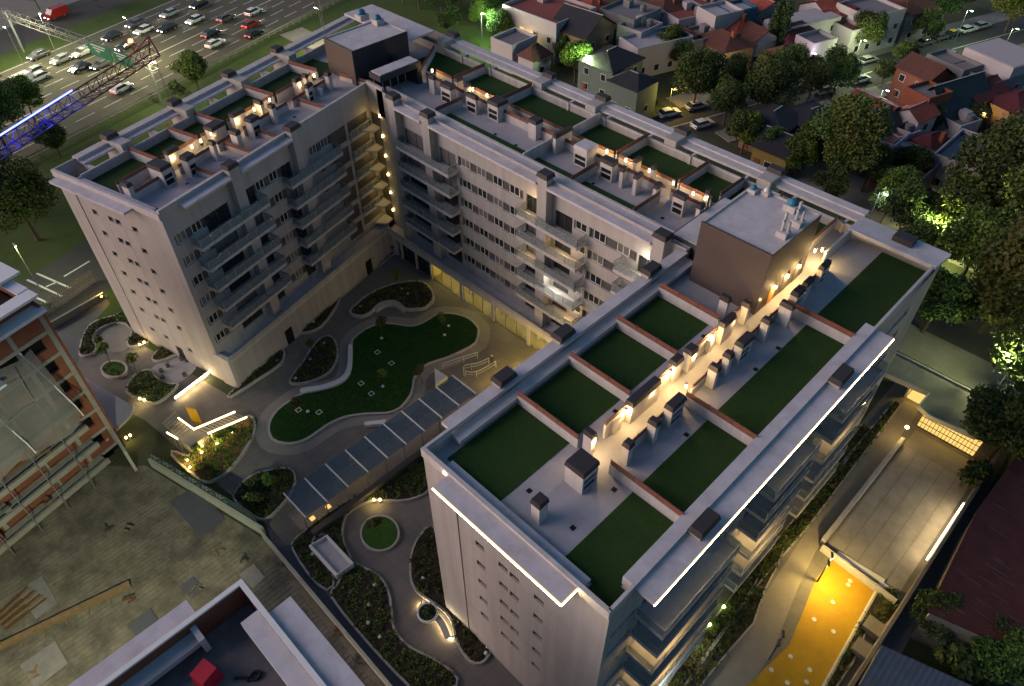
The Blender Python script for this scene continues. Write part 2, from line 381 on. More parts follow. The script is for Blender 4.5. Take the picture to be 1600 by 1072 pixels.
RAIL = {}
def balcony(face, a, b, k, D=1.5, lit=None, name='balcony', solid=False):
    """slab with a post-and-rail balustrade and glass infill"""
    L = b - a; key = (round(L, 2), D)
    if key not in RAIL:
        sl = MB().box(0, -D, -0.22, L, 0.0, 0); sl.box(0, -D - 0.004, 0, L, -D + 0.1, 0.14); sl.box(-0.004, -D + 0.1, 0, 0.1, 0, 0.14); sl.box(L - 0.1, -D + 0.1, 0, L + 0.004, 0, 0.14)
        r = MB(); n = max(2, int(L / 1.25))
        for i in range(n + 1):
            x = 0.05 + (L - 0.1) * i / n; r.box(x - 0.025, -D + 0.03, 0.14, x + 0.025, -D + 0.08, 1.05)
        r.box(0.02, -D + 0.02, 1.05, L - 0.02, -D + 0.09, 1.1)
        for x in (0.02, L - 0.09): r.box(x, -D + 0.09, 1.05, x + 0.07, 0, 1.1)
        g = MB().box(0.08, -D + 0.045, 0.18, L - 0.08, -D + 0.06, 1.03)
        for x in (0.045, L - 0.06): g.box(x, -D + 0.09, 0.18, x + 0.015, -0.03, 1.03)
        RAIL[key] = (sl.mesh('balcony', 'wall_trim'), r.mesh('railing', 'steel'), g.mesh('glass_infill', 'glass_rail'))
    sl, r, g = RAIL[key]; z = FL[k]
    o = face.part(name, sl, None, BLD, a, z)
    ob('railing', r, None, o, o.location, face.th); ob('glass_infill', g, None, o, o.location, face.th)
    if lit:
        c, n = math.cos(face.th), math.sin(face.th)
        s, d = a + L * lit[0], D * 0.55
        lamp('POINT', (face.o.x + c * s + n * d, face.o.y + n * s - c * d, z + 2.15), lit[1], lit[2], 0.12, o)
    return o
def pilaster(face, s, w, z0, z1, d=0.85, cap=True, d0=-0.25):
    o = face.part('chimney_shaft', MB().box(-w / 2, -d, z0, w / 2, -0.003, z1 - 0.45), 'wall', BLD, s)
    if cap:
        e = 0.12; mb = MB().hexa([(-w / 2 - e, -d - e, z1 - 0.45), (w / 2 + e, -d - e, z1 - 0.45), (w / 2 + e, -d0, z1 - 0.45), (-w / 2 - e, -d0, z1 - 0.45),
                                (-w / 2, -d, z1), (w / 2, -d, z1), (w / 2, -d0 - 0.1, z1), (-w / 2, -d0 - 0.1, z1)])
        ob('cap', mb, 'cap', o, o.location, face.th)

# --- spine, court side
ops = []
for k, f in enumerate(FL):
    s0 = f + 1.05
    ops += [(-57.0, -46.6, s0 - .08, s0 + 1.12), (-37.4, -31.4, s0 - .08, s0 + 1.12), (-60.2, -57.4, f + 0.05, f + 2.1), (-66.6, -62.7, f + 0.05, f + 2.1),
            (-46.2, -44.4, f + 0.05, f + 2.1), (-42.0, -39.6, f + 0.05, f + 2.1), (-39.4, -37.6, s0, s0 + 1.05), (-31.2, -29.3, f + 0.05, f + 2.1)]
skin(FB, -71.4, -26.3, ZP - 0.3, ZT + 0.2, ops)
for k, f in enumerate(FL):
    s0 = f + 1.05
    ribbon(FB, -57.0, -46.6, s0 - .08, s0 + 1.12, 1.5); ribbon(FB, -37.4, -31.4, s0 - .08, s0 + 1.12, 1.5); ribbon(FB, -39.4, -37.6, s0, s0 + 1.05, 1.5)
    for a, b in ((-60.2, -57.4), (-66.6, -62.7), (-46.2, -44.4), (-42.0, -39.6), (-31.2, -29.3)):
        window(FB, (a + b) / 2, f + 1.07, b - a - 0.06, 2.0, 2, dark=True)
    if k < 5:
        balcony(FB, -66.8, -57.15, k, 1.5)
        lit = {1: (0.75, 55, WARM), 3: (0.62, 130, (1.0, 0.92, 0.75)), 4: (0.85, 55, WARM)}.get(k)
        balcony(FB, -46.25, -37.65, k, 1.5, lit)
        balcony(FB, -33.0, -28.6, k, 1.4, (0.7, 60, (1.0, 0.9, 0.65)) if k == 0 else None)
        if k in (0, 2): lamp('POINT', (-44.9, 47.0, f + 2.0), 35, WARM, 0.1, BLD)
for s, zt in ((-67.5, 24.9), (-61.3, 24.9), (-43.1, 24.9), (-28.7, 24.9)): pilaster(FB, s, 1.3, ZP, zt, 0.95)
for a, b in ((-66.85, -62.0), (-60.6, -43.8), (-42.4, -29.4)):
    FB.part('canopy_slab', MB().box(a, -1.15, 23.45, b, -0.003, 23.72), 'roof_white')
FB.part('parapet', MB().box(-71.4, 1.45, ZR, -28.1, 1.75, 23.82), 'wall_trim')
FB.part('parapet_ledge', MB().box(-66.85, 0.0, 23.40, -28.1, 1.447, 23.62), 'roof_white')
FB.part('parapet', MB().box(-28.1, 0.4, ZR, -26.3, 0.7, 23.9), 'wall_trim')
FB.part('upper_wall', MB().box(-73.35, 0.0, 20.6, -70.2, 0.35, 24.45), 'wall')
# --- open stair well glowing in the inner corner
for k in range(6):
    z = FL[k] + 0.3
    ob('gallery_slab', MB().prism([(-73.2, 47.9), (-71.5, 47.9), (-71.2, 46.6), (-72.6, 45.6)], z - 0.2, z), 'wall_trim', BLD)
    o = ob('gallery_lamp', MB().box(-71.32, 47.82, z + 1.45, -71.2, 47.94, z + 1.75), 'lamp_warm', BLD)
    lamp('POINT', (-72.3, 46.9, z + 1.5), 9, AMBER, 0.1, BLD)
# --- podium with the lit lobby
pod = [(-73.4, 48.2), (-71.4, 46.4), (-42.0, 46.4), (-42.0, 48.2)]
ob('podium_roof', MB().prism([(-74, 48.2), (-72.7, 46.4), (-33.5, 46.4), (-33.5, 48.2)], 3.55, ZP), 'wall_trim', BLD)
ob('podium_parapet', MB().box(-72.5, 46.4, ZP, -33.5, 46.52, ZP + 0.5), 'wall', BLD)
for a, b in ((-72.6, -70.4), (-69.4, -69.15), (-66.2, -65.95), (-63.1, -62.85), (-57.1, -56.6), (-51.2, -50.7), (-44.9, -44.4), (-38, -37.7), (-34, -33.5)):
    ob('podium_pier', MB().box(a, 46.95, 0, b, 47.4, 3.55), 'wall_trim', BLD)
ob('lobby_floor', MB().box(-63, 47.5, 0.0, -34, 54, 0.03), 'paving_light', BLD); ob('lobby_ceiling', MB().box(-63, 47.5, 3.5, -34, 54, 3.54), 'wall_trim', BLD)
mat('lobby_wall', (0.68, 0.54, 0.16), 0.7, 0.05, 1)
ob('lobby_back_wall', MB().box(-63.2, 53.8, 0, -33.5, 54.0, 3.55), 'lobby_wall', BLD); ob('lobby_side_wall', MB().box(-63.2, 47.5, 0, -63.0, 53.8, 3.55), 'lobby_wall', BLD); ob('lobby_side_wall', MB().box(-34.0, 47.5, 0, -33.8, 53.8, 3.55), 'lobby_wall', BLD)
for x in (-57, -51, -44.6): ob('lobby_partition', MB().box(x, 48.5, 0, x + 0.15, 53.8, 3.5), 'wall_trim', BLD)
ob('utility_wall', MB().box(-73.8, 48.0, 0, -63.2, 48.2, 3.55), 'wall_trim', BLD)
for a, b, lit in ((-69.15, -66.2, 0), (-65.95, -63.1, 0), (-62.85, -57.1, 1), (-56.6, -51.2, 1), (-50.7, -44.9, 1), (-44.4, -38, 1)):
    fr = MB(); n = 3
    for i in range(n + 1):
        x = a + 0.04 + (b - a - 0.08) * i / n; fr.box(x - 0.03, 47.15, 0.02, x + 0.03, 47.22, 3.5)
    fr.box(a, 47.15, 3.42, b, 47.22, 3.54); fr.box(a, 47.15, 0.0, b, 47.22, 0.08)
    o = ob('shopfront', fr, 'frame_dark', BLD)
    ob('pane', MB().box(a + 0.05, 47.17, 0.1, b - 0.05, 47.19, 3.4), 'glass_shop' if lit else 'pane_dark', o)
    if lit:
        for q in (0.3, 0.75): lamp('POINT', (a + (b - a) * q, 49.3, 2.9), 150, (1.0, 0.78, 0.22), 0.15, BLD)
ob('yellow_sofa_wall', MB().box(-50.3, 50.0, 0.0, -45.2, 50.3, 1.1), 'yellow_court', BLD)

# --- highway wing, court side
ops = []; runs = []
for k, f in enumerate(FL):
    s0 = f + 0.95
    runs += [(0.5, 4.4, s0, s0 + 1.15), (11.4, 15.5, s0, s0 + 1.15), (20.0, 24.0, s0, s0 + 1.15)]
    ops += [(4.4, 7.6, f + 0.05, f + 2.1), (9.9, 11.4, f + 0.05, f + 2.1), (15.5, 17.1, f + 0.05, f + 2.1), (24.0, 26.6, f + 0.05, f + 2.1), (27.0, 30.8, s0 - 0.2, s0 + 1.15)]
skin(FA, 0, 31.6, 0, ZT + 0.25, ops + runs)
for a, b, c, d in runs: ribbon(FA, a, b, c, d, 1.2, 2, 0.75)
for a, b, c, d in ops: window(FA, (a + b) / 2, (c + d) / 2, b - a - 0.06, d - c - 0.06, 2, dark=True)
for k in range(5):
    balcony(FA, 2.0, 11.7, k, 1.5); balcony(FA, 15.2, 24.0, k, 1.5)
    balcony(FA, 26.9, 30.9, k, 0.5)
pilaster(FA, 8.9, 1.3, ZP, 24.9, 0.9); pilaster(FA, 18.1, 1.5, ZP, 24.9, 0.9)
for a, b in ((2.2, 8.2), (9.6, 17.3)):
    FA.part('canopy_slab', MB().box(a, -1.1, 23.45, b, 1.0, 23.7), 'roof_white')
FA.part('parapet', MB().box(0, 0.003, 23.5, 31.5, 0.3, ZT + 0.28), 'wall_trim')
FA.part('podium_roof', MB().box(0.3, -1.85, 4.0, 31.4, -0.003, ZP), 'wall_trim')
FA.part('podium_wall', MB().box(0.3, -1.8, 0, 31.0, -1.55, 3.997), 'wall')
FA.part('podium_parapet', MB().box(0.0, -1.852, ZP, 29.8, -1.74, ZP + 0.55), 'wall')
FA.part('podium_parapet', MB().box(-0.2, -1.9, 0, 0.29, 0.4, ZP + 0.35), 'wall_trim')
for s in (8.9, 24.6): FA.part('door', MB().box(s - 0.6, -1.83, 0.02, s + 0.6, -1.8, 2.3), 'black')
# --- highway wing, gable
cols = (-11.75, -9.2, -8.1, -5.5); ops = []
for k, f in enumerate(FL):
    for i, c in enumerate(cols): ops.append((c - 0.42, c + 0.42, f + 0.95, f + 1.6))
ops += [(-11.9, -11.1, 2.9, 3.5), (-9.6, -8.8, 2.7, 3.3), (-5.6, -4.8, 2.5, 3.1), (-8.2, -6.9, 0.05, 2.2)]
skin(FAE, -16.2, 0, 0, ZT, ops)
for a, b, c, d in ops: window(FAE, (a + b) / 2, (c + d) / 2, b - a - 0.04, d - c - 0.04, 1, dark=True)
FAE.part('gable_pier', MB().box(-16.2, -0.07, 0, -13.9, -0.003, 23.1), 'wall'); FAE.part('gable_pier', MB().box(-3.6, -0.07, 0, 0.0, -0.003, 23.1), 'wall')
FAE.part('canopy_slab', MB().box(-15.4, -1.25, 23.05, -3.9, -0.225, 23.32), 'roof_white')
FAE.part('parapet', MB().box(-16.2, -0.22, 23.1, 0, 0.12, ZT), 'wall_trim')
FAE.part('parapet_ledge', MB().box(-13.0, 0.123, 23.0, -1.8, 0.95, 23.35), 'roof_white')
FAE.part('parapet', MB().box(-16.2, 0.122, 0, -16.0, 3.0, ZT - 0.02), 'wall'); 
FAW.part('facade', MB().box(-48, 0.0, 0, -0.25, 0.25, 23.45), 'wall')
FAW.part('roof_beam', MB().box(-49, -3.3, 23.45, -2.6, -2.35, 23.95), 'wall_trim')
FAW.part('roof_beam', MB().box(-49, -2.347, 23.4, -2.6, -1.5, 23.62), 'roof_white')
for v in (7.0, 15.9, 24.5, 32.9): pilaster(FAW, -v, 1.3, 21, 24.75, 3.2, d0=2.0)
for v in (2.8, 11.2, 20.2, 28.8, 37): FAW.part('roof_post', MB().box(-v - 0.15, -1.9, 20, -v + 0.15, -0.003, 23.4), 'wall_trim')

# --- spine, street side
FBN.part('facade', MB().box(10, 0.0, 0, 91.2, 0.25, 23.35), 'wall')
FBN.part('roof_beam', MB().box(17.5, -2.7, 23.55, 76.5, -1.75, 23.95), 'roof_white')
FBN.part('roof_beam', MB().box(17.5, -1.747, 23.5, 76.5, -0.75, 23.78), 'wall_trim')
FBN.part('upper_wall', MB().box(76.5, -1.6, 18.0, 91.4, -1.3, 24.3), 'wall'); FBN.part('upper_wall', MB().box(9.7, -1.5, 0, 17.5, -1.2, 23.9), 'wall')
for x in (-71.8, -66.4, -59.35, -53.1, -47.5, -41.5, -35.8, -29.4, -24, -18.5):
    FBN.part('roof_post', MB().box(-x - 0.14, -0.9, ZR, -x + 0.14, 0.4, 23.55), 'wall_trim')
for x in (-76.2, -58.5, -50.0, -38.7, -27.3): pilaster(FBN, -x, 1.5, 21, 24.7, 2.65, d0=1.7)

# --- front wing, gable with light strip
cols = (-20.95, -18.6, -17.5, -15.2); ops = []
for k, f in enumerate(FL):
    for c in cols: ops.append((c - 0.45, c + 0.45, f + 0.95, f + 1.6))
skin(FC, -26.29, -9.67, 0, 23.4, ops)
for a, b, c, d in ops: window(FC, (a + b) / 2, (c + d) / 2, b - a - 0.04, d - c - 0.04, 1, dark=True)
FC.part('gable_pier', MB().box(-26.29, -0.07, 0, -23.2, -0.003, 23.0), 'wall'); FC.part('gable_pier', MB().box(-12.3, -0.07, 0, -9.67, -0.003, 23.0), 'wall')
FC.part('canopy_slab', MB().box(-23.45, -1.55, 23.3, -12.1, -0.205, 23.58), 'roof_white')
FC.part('parapet', MB().box(-26.29, -0.2, 23.0, -9.67, 0.1, ZT), 'wall_trim')
FC.part('parapet_ledge', MB().box(-24.4, 0.103, ZR, -12.0, 1.0, 23.15), 'roof_white')
FC.part('light_strip', MB().box(-23.45, -1.63, 23.37, -12.05, -1.55, 23.51).box(-12.1, -1.55, 23.37, -12.03, -0.21, 23.51), 'led')
FC.part('painted_halo', MB().box(-23.45, -1.61, 23.27, -12.06, -1.55, 23.369).box(-23.45, -1.61, 23.511, -12.06, -1.55, 23.6).box(-12.099, -1.55, 23.27, -12.04, -0.21, 23.369).box(-12.099, -1.55, 23.511, -12.04, -0.21, 23.6), 'led_halo')  # added glowing bands imitating the halo around the gable strip
FC.part('light_strip', MB().box(-23.9, -0.27, 23.4, -23.7, -0.21, 23.55), 'led')
for k in range(6):
    for F_, a, b in ((FC, -23.1, -12.4), (FAE, -13.8, -3.7)): F_.part('wall_joint', MB().box(a, -0.006, FL[k] + 0.9, b, -0.002, FL[k] + 0.94), 'joint')
# --- front wing, court side
FCW.part('facade', MB().box(-48, 0.0, 0, -17.35, 0.25, 23.2), 'wall')
FCW.part('roof_beam', MB().box(-47.9, -0.75, 23.5, -19.7, 0.25, ZT), 'roof_white')
FCW.part('roof_beam', MB().box(-47.9, 0.253, 22.9, -19.7, 1.15, 23.3), 'wall_trim')
FCW.part('parapet', MB().box(-19.7, 0.0, 23.2, -17.35, 0.22, ZT - 0.01), 'wall_trim')
for y in (25.5, 32.0, 43.2): pilaster(FCW, -y, 1.5, 18, 24.7, 0.8)
# --- front wing, outer side
ops = []; runs = []
for k, f in enumerate(FL):
    runs += [(17.8, 20.3, f + 0.6, f + 1.25), (27.6, 33.4, f + 0.75, f + 1.7), (41.5, 45.0, f + 0.75, f + 1.7), (53, 59.5, f + 0.75, f + 1.7)]
    ops += [(21, 24.5, f + 0.05, f + 2.1), (35.0, 38.4, f + 0.05, f + 2.1), (47, 50.4, f + 0.05, f + 2.1)]
skin(FCE, 17.35, 63.8, 0, 23.3, ops + runs)
for a, b, c, d in runs[:]: ribbon(FCE, a, b, c, d, min(1.5, b - a - 0.2), 2, 0.6)
for a, b, c, d in ops: window(FCE, (a + b) / 2, (c + d) / 2, b - a - 0.06, d - c - 0.06, 2, dark=True)
for k in range(6):
    for j, (a, b) in enumerate(((20.4, 29.0), (34.2, 40.8), (44.5, 52.0))):
        lit = {(2, 0): (0.3, 110, WARM), (4, 0): (0.35, 110, WARM), (5, 0): (0.3, 160, (0.9, 1.0, 0.9)), (3, 1): (0.3, 90, WARM), (2, 2): (0.5, 60, WARM), (4, 1): (0.5, 80, WARM)}.get((k, j))
        balcony(FCE, a, b, k, 2.2 if j < 1 else 1.8, lit)
FCE.part('roof_beam', MB().box(19.5, 0.0, 23.0, 50.3, 0.9, ZT), 'roof_white'); FCE.part('roof_beam', MB().box(19.5, 0.3, ZR, 50.3, 0.8, 22.997), 'wall_trim')
FCE.part('canopy_slab', MB().box(19.55, -1.4, 23.32, 50.5, -0.003, 23.6), 'roof_white')
FCE.part('light_strip', MB().box(19.55, -1.47, 23.37, 50.5, -1.4, 23.5), 'led')
FCE.part('painted_halo', MB().box(19.55, -1.45, 23.27, 50.5, -1.401, 23.369).box(19.55, -1.45, 23.501, 50.5, -1.401, 23.6), 'led_halo')  # same painted halo above and below the outer strip, no real fitting
FCE.part('parapet', MB().box(17.35, 0.0, 23.3, 19.497, 0.22, ZT), 'wall_trim'); FCE.part('parapet', MB().box(50.303, 0.0, 22.6, 63.8, 0.22, ZT), 'wall_trim')
for y in (25.7, 43.3): pilaster(FCE, y, 1.9, 23.61, 24.45, 0.95, d0=-0.02)
ob('roof_beam', MB().prism([(-17.6, 61.2), (-9.5, 61.2), (-9.3, 63.9), (-17.6, 63.9)], 23.55, 23.95), 'roof_white', BLD)
FBN.part('chimney_shaft', MB().box(12.2, -0.9, 23.96, 14.0, 0.3, 24.5), 'cap')

# --- terraces: turf, fences, barbecues and chimneys
def turf(pts, m='turf'): ob('turf_patch', MB().prism([(p[0], p[1]) for p in pts], ZR + 0.002, ZR + 0.045), m, BLD)
def rect(x0, y0, x1, y1): return [(x0, y0), (x1, y0), (x1, y1), (x0, y1)]
def arect(u0, v0, u1, v1): return [aw(u0, v0), aw(u1, v0), aw(u1, v1), aw(u0, v1)]
for y0, y1 in ((18.4, 25.4), (25.65, 31.1), (31.35, 36.9), (37.15, 42.55)): turf(rect(-25.1, y0, -20.0, y1))
turf(rect(-14.25, 18.4, -10.6, 25.3)); turf(rect(-10.6, 18.4, -9.95, 19.45)); turf(rect(-11.9, 17.7, -9.95, 18.38))
for y0, y1 in ((25.6, 34.0), (34.25, 48.2), (48.45, 61.9)): turf(rect(-14.25, y0, -10.5 if y0 < 48 else -9.95, y1))
for x0, x1, y0 in ((-76.8, -67.6, 57.6), (-67.2, -59.4, 58.2), (-59.0, -48.6, 57.6), (-48.2, -41.8, 57.8), (-41.4, -33.8, 57.6), (-33.5, -29.5, 58.0), (-29.2, -25.3, 58.5)): turf(rect(x0, y0, x1, 62.2))
for x0, x1 in ((-62.6, -48.7), (-48.2, -41.9), (-41.5, -33.9)): turf(rect(x0, 49.8, x1, 51.95), 'turf_light')
turf(rect(-24.6, 58.0, -19.4, 62.2))
for v0, v1 in ((1.0, 6.75), (7.0, 12.1), (12.35, 16.0), (16.25, 23.9), (24.1, 31.7), (31.9, 36)): turf(arect(-12.9, v0, -8.4, v1))
turf(arect(-4.0, 0.9, -0.5, 1.6))
def fence(p, q, h0=0.95, h1=0.48, t=0.18, brown=True, name='terrace_wall'):
    p, q = Vector((p[0], p[1], 0)), Vector((q[0], q[1], 0)); L = (q - p).length; a = math.atan2(q.y - p.y, q.x - p.x)
    o = ob(name, MB().box(0, -t / 2, ZR, L, t / 2, ZR + h0), 'wall_trim', BLD, p, a)
    if brown:
        mb = MB(); n = max(1, round(L / 1.9))
        for i in range(n): mb.box(L * i / n + 0.02, -0.04, ZR + h0, L * (i + 1) / n - 0.02, 0.02, ZR + h0 + h1)
        for i in range(n + 1): x = min(max(L * i / n, 0.04), L - 0.04); mb.box(x - 0.03, 0.021, ZR + h0, x + 0.03, 0.07, ZR + h0 + h1 + 0.04)
        ob('fence_panel', mb, 'fence_brown', o, p, a)
for y in (25.5, 31.2, 37.0, 42.7): fence((-25.2, y), (-19.3, y))
for y in (25.45, 34.1, 48.3): fence((-16.4, y), (-10.5, y))
for x in (-67.4, -59.2, -41.6, -33.6, -29.3): fence((x, 57.0 if x < -30 else 58), (x, 62.3)); 
for x in (-62.7, -41.7, -33.7): fence((x, 49.85), (x, 54.0))
fence((-48.4, 49.8), (-48.4, 62.3), 1.35, brown=False); fence((-71.9, 55.2), (-76.4, 61.5), 0.9)
fence((-24.9, 55.0), (-24.9, 62.2)); fence((-19.2, 57.2), (-19.2, 62.2)); fence((-17.4, 56.6), (-17.4, 61.6), 1.3, brown=False)
for v in (6.9, 12.2, 16.1, 24.0, 31.8):
    fence(aw(-13.0, v), aw(-8.2, v)); fence(aw(-5.6, v + 1.2), aw(-1.2, v + 1.2), 0.55, 0.45)
for a, b in ((26.9, 33.6), (35.0, 47.8), (49.0, 56.0)): fence((-16.5, a), (-16.5, b), 0.85, 0.4)
for a, b in ((27.4, 30.6), (31.6, 36.6), (37.4, 42.0), (42.9, 45.8)): fence((-18.55, a), (-18.55, b), 1.5, 0.3)
for a, b in ((-70.8, -67.8), (-66.9, -59.5), (-58, -48.6), (-48.2, -41.9), (-41.2, -34), (-33.3, -29.6)): fence((a, 55.35), (b, 55.35), 0.9, 0.4); fence((a, 57.0), (b, 57.0), 0.85, 0.35)
for a, b in ((1.5, 6.6), (7.2, 11.8), (12.6, 15.8), (16.5, 23.6), (24.4, 30.5)): fence(aw(-8.05, a), aw(-8.05, b), 1.1, 0.35); fence(aw(-5.7, a), aw(-5.7, b), 0.8, 0.35)
fence(aw(-13.1, 0.9), aw(-13.1, 47), 1.0, brown=False); fence((-89, 62.35), (-10, 62.35), 0.95, brown=False)

CHIM = []
def block(fr, ox, oy, L, Rr, kind='p', zt=24.9, s=7.245):
    a, b = at(ox + L[0] / s, oy + L[1] / s, zt), at(ox + Rr[0] / s, oy + Rr[1] / s, zt)
    if fr == 'A': (x0, y0), (x1, y1) = al(a), al(b); loc, rz = (AO.x, AO.y, 0), AR
    else: x0, y0, x1, y1, loc, rz = a.x, a.y, b.x, b.y, (0, 0, 0), 0
    if x1 < x0: x0, x1 = x1, x0
    if y1 < y0: y0, y1 = y1, y0
    cxx, cyy = (x0 + x1) / 2, (y0 + y1) / 2
    w, d = min(max(x1 - x0, 0.55), 4.2) / 2, min(max(y1 - y0, 0.55), 4.2) / 2
    for (px_, py_, pw, pd, f2) in CHIM:                       # keep neighbours from running into each other
        if f2 == fr:
            if abs(cxx - px_) < w + pw + 0.05 and abs(cyy - py_) < d + pd + 0.05:
                if abs(cxx - px_) / (w + pw) > abs(cyy - py_) / (d + pd): w = max(0.25, abs(cxx - px_) - pw - 0.08)
                else: d = max(0.25, abs(cyy - py_) - pd - 0.08)
    CHIM.append((cxx, cyy, w, d, fr))
    e = 0.07; w -= e; d -= e; zc = zt - 0.42
    M = Matrix.Translation(Vector(loc)) @ Matrix.Rotation(rz, 4, 'Z'); base = M @ Vector((cxx, cyy, 0))
    mb = MB(); name = 'chimney_block'
    if kind in 'bw':
        name = 'barbecue'; t = 0.14
        face_x = fr == 'C'
        if face_x:      # opening towards +x
            mb.box(-w, -d, ZR, -w + 0.2, d, zc); mb.box(-w + 0.2, -d, ZR, w, -d + t, zc); mb.box(-w + 0.2, d - t, ZR, w, d, zc)
            for z0, z1 in ((ZR, ZR + 0.12), (ZR + 0.72, ZR + 0.82), (ZR + 1.32, zc)): mb.box(-w + 0.2, -d + t, z0, w, d - t, z1)
        else:           # opening towards -y (court) 
            mb.box(-w, d - 0.2, ZR, w, d, zc); mb.box(-w, -d, ZR, -w + t, d - 0.2, zc); mb.box(w - t, -d, ZR, w, d - 0.2, zc)
            for z0, z1 in ((ZR, ZR + 0.12), (ZR + 0.72, ZR + 0.82), (ZR + 1.32, zc)): mb.box(-w + t, -d, z0, w - t, d - 0.2, z1)
    else: mb.box(-w, -d, ZR, w, d, zc)
    if fr == 'A' and kind in 'bw':                              # court side of the highway wing looks along +u
        mb = MB().box(-w, -d, ZR, -w + 0.2, d, zc).box(-w + 0.2, -d, ZR, w, -d + 0.14, zc).box(-w + 0.2, d - 0.14, ZR, w, d, zc)
        for z0, z1 in ((ZR, ZR + 0.12), (ZR + 0.72, ZR + 0.82), (ZR + 1.32, zc)): mb.box(-w + 0.2, -d + 0.14, z0, w, d - 0.14, z1)
    o = ob(name, mb, 'wall_trim', BLD, base, rz)
    if kind != 'n':
        c = MB().hexa([(-w - e, -d - e, zc), (w + e, -d - e, zc), (w + e, d + e, zc), (-w - e, d + e, zc), (-w, -d, zt), (w, -d, zt), (w, d, zt), (-w, d, zt)])
        ob('cap', c, 'roof_white' if kind == 'w' else 'cap', o, base, rz)
        if kind in 'bw':
            bx = MB().box(-w + 0.25, -d + 0.16, ZR + 0.125, w - 0.12, d - 0.16, ZR + 0.7).box(-w + 0.25, -d + 0.16, ZR + 0.83, w - 0.12, d - 0.16, ZR + 1.3) if fr != 'B' else \
                 MB().box(-w + 0.16, -d + 0.12, ZR + 0.125, w - 0.16, d - 0.25, ZR + 0.7).box(-w + 0.16, -d + 0.12, ZR + 0.83, w - 0.16, d - 0.25, ZR + 1.3)
            ob('firebox', bx, 'black', o, base, rz)
for a in (((780, 660), (735, 435), (1150, 435), 'b'), ((780, 660), (345, 865), (575, 855), 'p'), ((880, 580), (220, 655), (395, 690), 'p'), ((880, 580), (700, 320), (1125, 95), 'l'),
          ((880, 580), (665, 795), (825, 795), 'p'), ((880, 580), (955, 535), (1120, 555), 'p'), ((880, 580), (1145, 365), (1412, 285), 'b'), ((960, 460), (615, 730), (805, 700), 'p'),
          ((960, 460), (780, 600), (970, 590), 'p'), ((960, 460), (1180, 305), (1400, 225), 'p'), ((1060, 440), (345, 930), (495, 960), 'p'), ((960, 460), (1230, 650), (1375, 655), 'p'),
          ((1060, 440), (640, 665), (880, 600), 'b'), ((1060, 440), (940, 405), (1085, 420), 'p'), ((1060, 440), (1155, 215), (1340, 265), 'l'), ((1060, 440), (1275, 100), (1460, 65), 'b'),
          ((1060, 440), (480, 140), (605, 185), 'p'), ((1060, 440), (720, 215), (845, 240), 'p'), ((1140, 370), (835, 510), (965, 455), 'p'), ((1140, 370), (1020, 325), (1160, 265), 'b')):
    block('C', *a[0], a[1], a[2], a[3])
for L, Rr in (((880, 580), ((525, 500), (690, 480))), ((960, 460), ((1030, 450), (1150, 470)))): block('C', *L, Rr[0], Rr[1], 'n', 24.3)
for a in (((620, 60), (345, 410), (450, 425), 'p'), ((620, 60), (480, 500), (675, 525), 'b'), ((620, 60), (770, 610), (930, 650), 'b'), ((620, 60), (1015, 690), (1265, 690), 'b'),
          ((620, 60), (655, 450), (745, 430), 'p'), ((620, 60), (755, 510), (840, 500), 'p'), ((740, 120), (610, 470), (795, 470), 'p'), ((740, 120), (895, 650), (1125, 560), 'l'),
          ((740, 120), (1130, 765), (1420, 765), 'w'), ((860, 180), (560, 480), (780, 510), 'b'), ((860, 180), (780, 590), (885, 580), 'p'), ((860, 180), (945, 490), (1040, 465), 'p'),
          ((860, 180), (950, 680), (1050, 640), 'p'), ((860, 180), (1145, 570), (1210, 560), 'p'), ((860, 180), (1165, 785), (1275, 760), 'p'), ((860, 180), (1385, 870), (1580, 900), 'b'),
          ((980, 220), (785, 720), (895, 700), 'p'), ((980, 220), (895, 560), (960, 550), 'p')):
    block('B', *a[0], a[1], a[2], a[3])
for a in (((120, 160), (470, 900), (620, 900), 'p'), ((120, 160), (770, 690), (1065, 680), 'b'), ((120, 160), (960, 545), (1155, 490), 'l'), ((120, 160), (1145, 605), (1335, 575), 'b'),
          ((240, 100), (835, 560), (1030, 500), 'l'), ((240, 100), (1010, 610), (1195, 580), 'b'), ((240, 100), (550, 700), (800, 650), 'l'), ((240, 100), (835, 750), (985, 745), 'p'),
          ((240, 100), (1275, 460), (1380, 450), 'p'), ((240, 100), (600, 865), (695, 870), 'p'), ((240, 100), (1115, 400), (1235, 410), 'p'), ((380, 40), (650, 550), (735, 545), 'p'),
          ((380, 40), (540, 600), (650, 580), 'p'), ((380, 40), (680, 670), (785, 640), 'b'), ((380, 40), (900, 530), (1000, 520), 'p')):
    block('A', *a[0], a[1], a[2], a[3])
# wall lamps of the terrace walkways
LM = [((880, 580), [(370, 790), (750, 470), (1015, 240), (1260, 35), (1395, 160)]), ((960, 460), [(1370, 300), (1150, 490), (925, 690)]),
      ((1140, 370), [(370, 700), (525, 560), (665, 435), (800, 325), (970, 150), (1050, 140), (235, 820)]),
      ((620, 60), [(400, 360), (860, 570), (1020, 640)]), ((860, 180), [(445, 420), (520, 380), (640, 400), (855, 500), (1120, 620), (1395, 760)]), ((980, 220), [(750, 590), (885, 640)]),
      ((120, 160), [(1060, 610), (1300, 495), (1400, 430), (1520, 350)]), ((240, 100), [(1135, 505), (930, 625), (1310, 400)]), ((380, 40), [(800, 560), (620, 650)])]
sc_body = MB().box(-0.06, -0.06, -0.24, 0.06, 0.06, 0.14).mesh('wall_lamp', 'lamp_warm')
sc_top = MB().box(-0.12, -0.12, 0.16, 0.12, 0.12, 0.2).mesh('lamp_hood', 'frame_white')
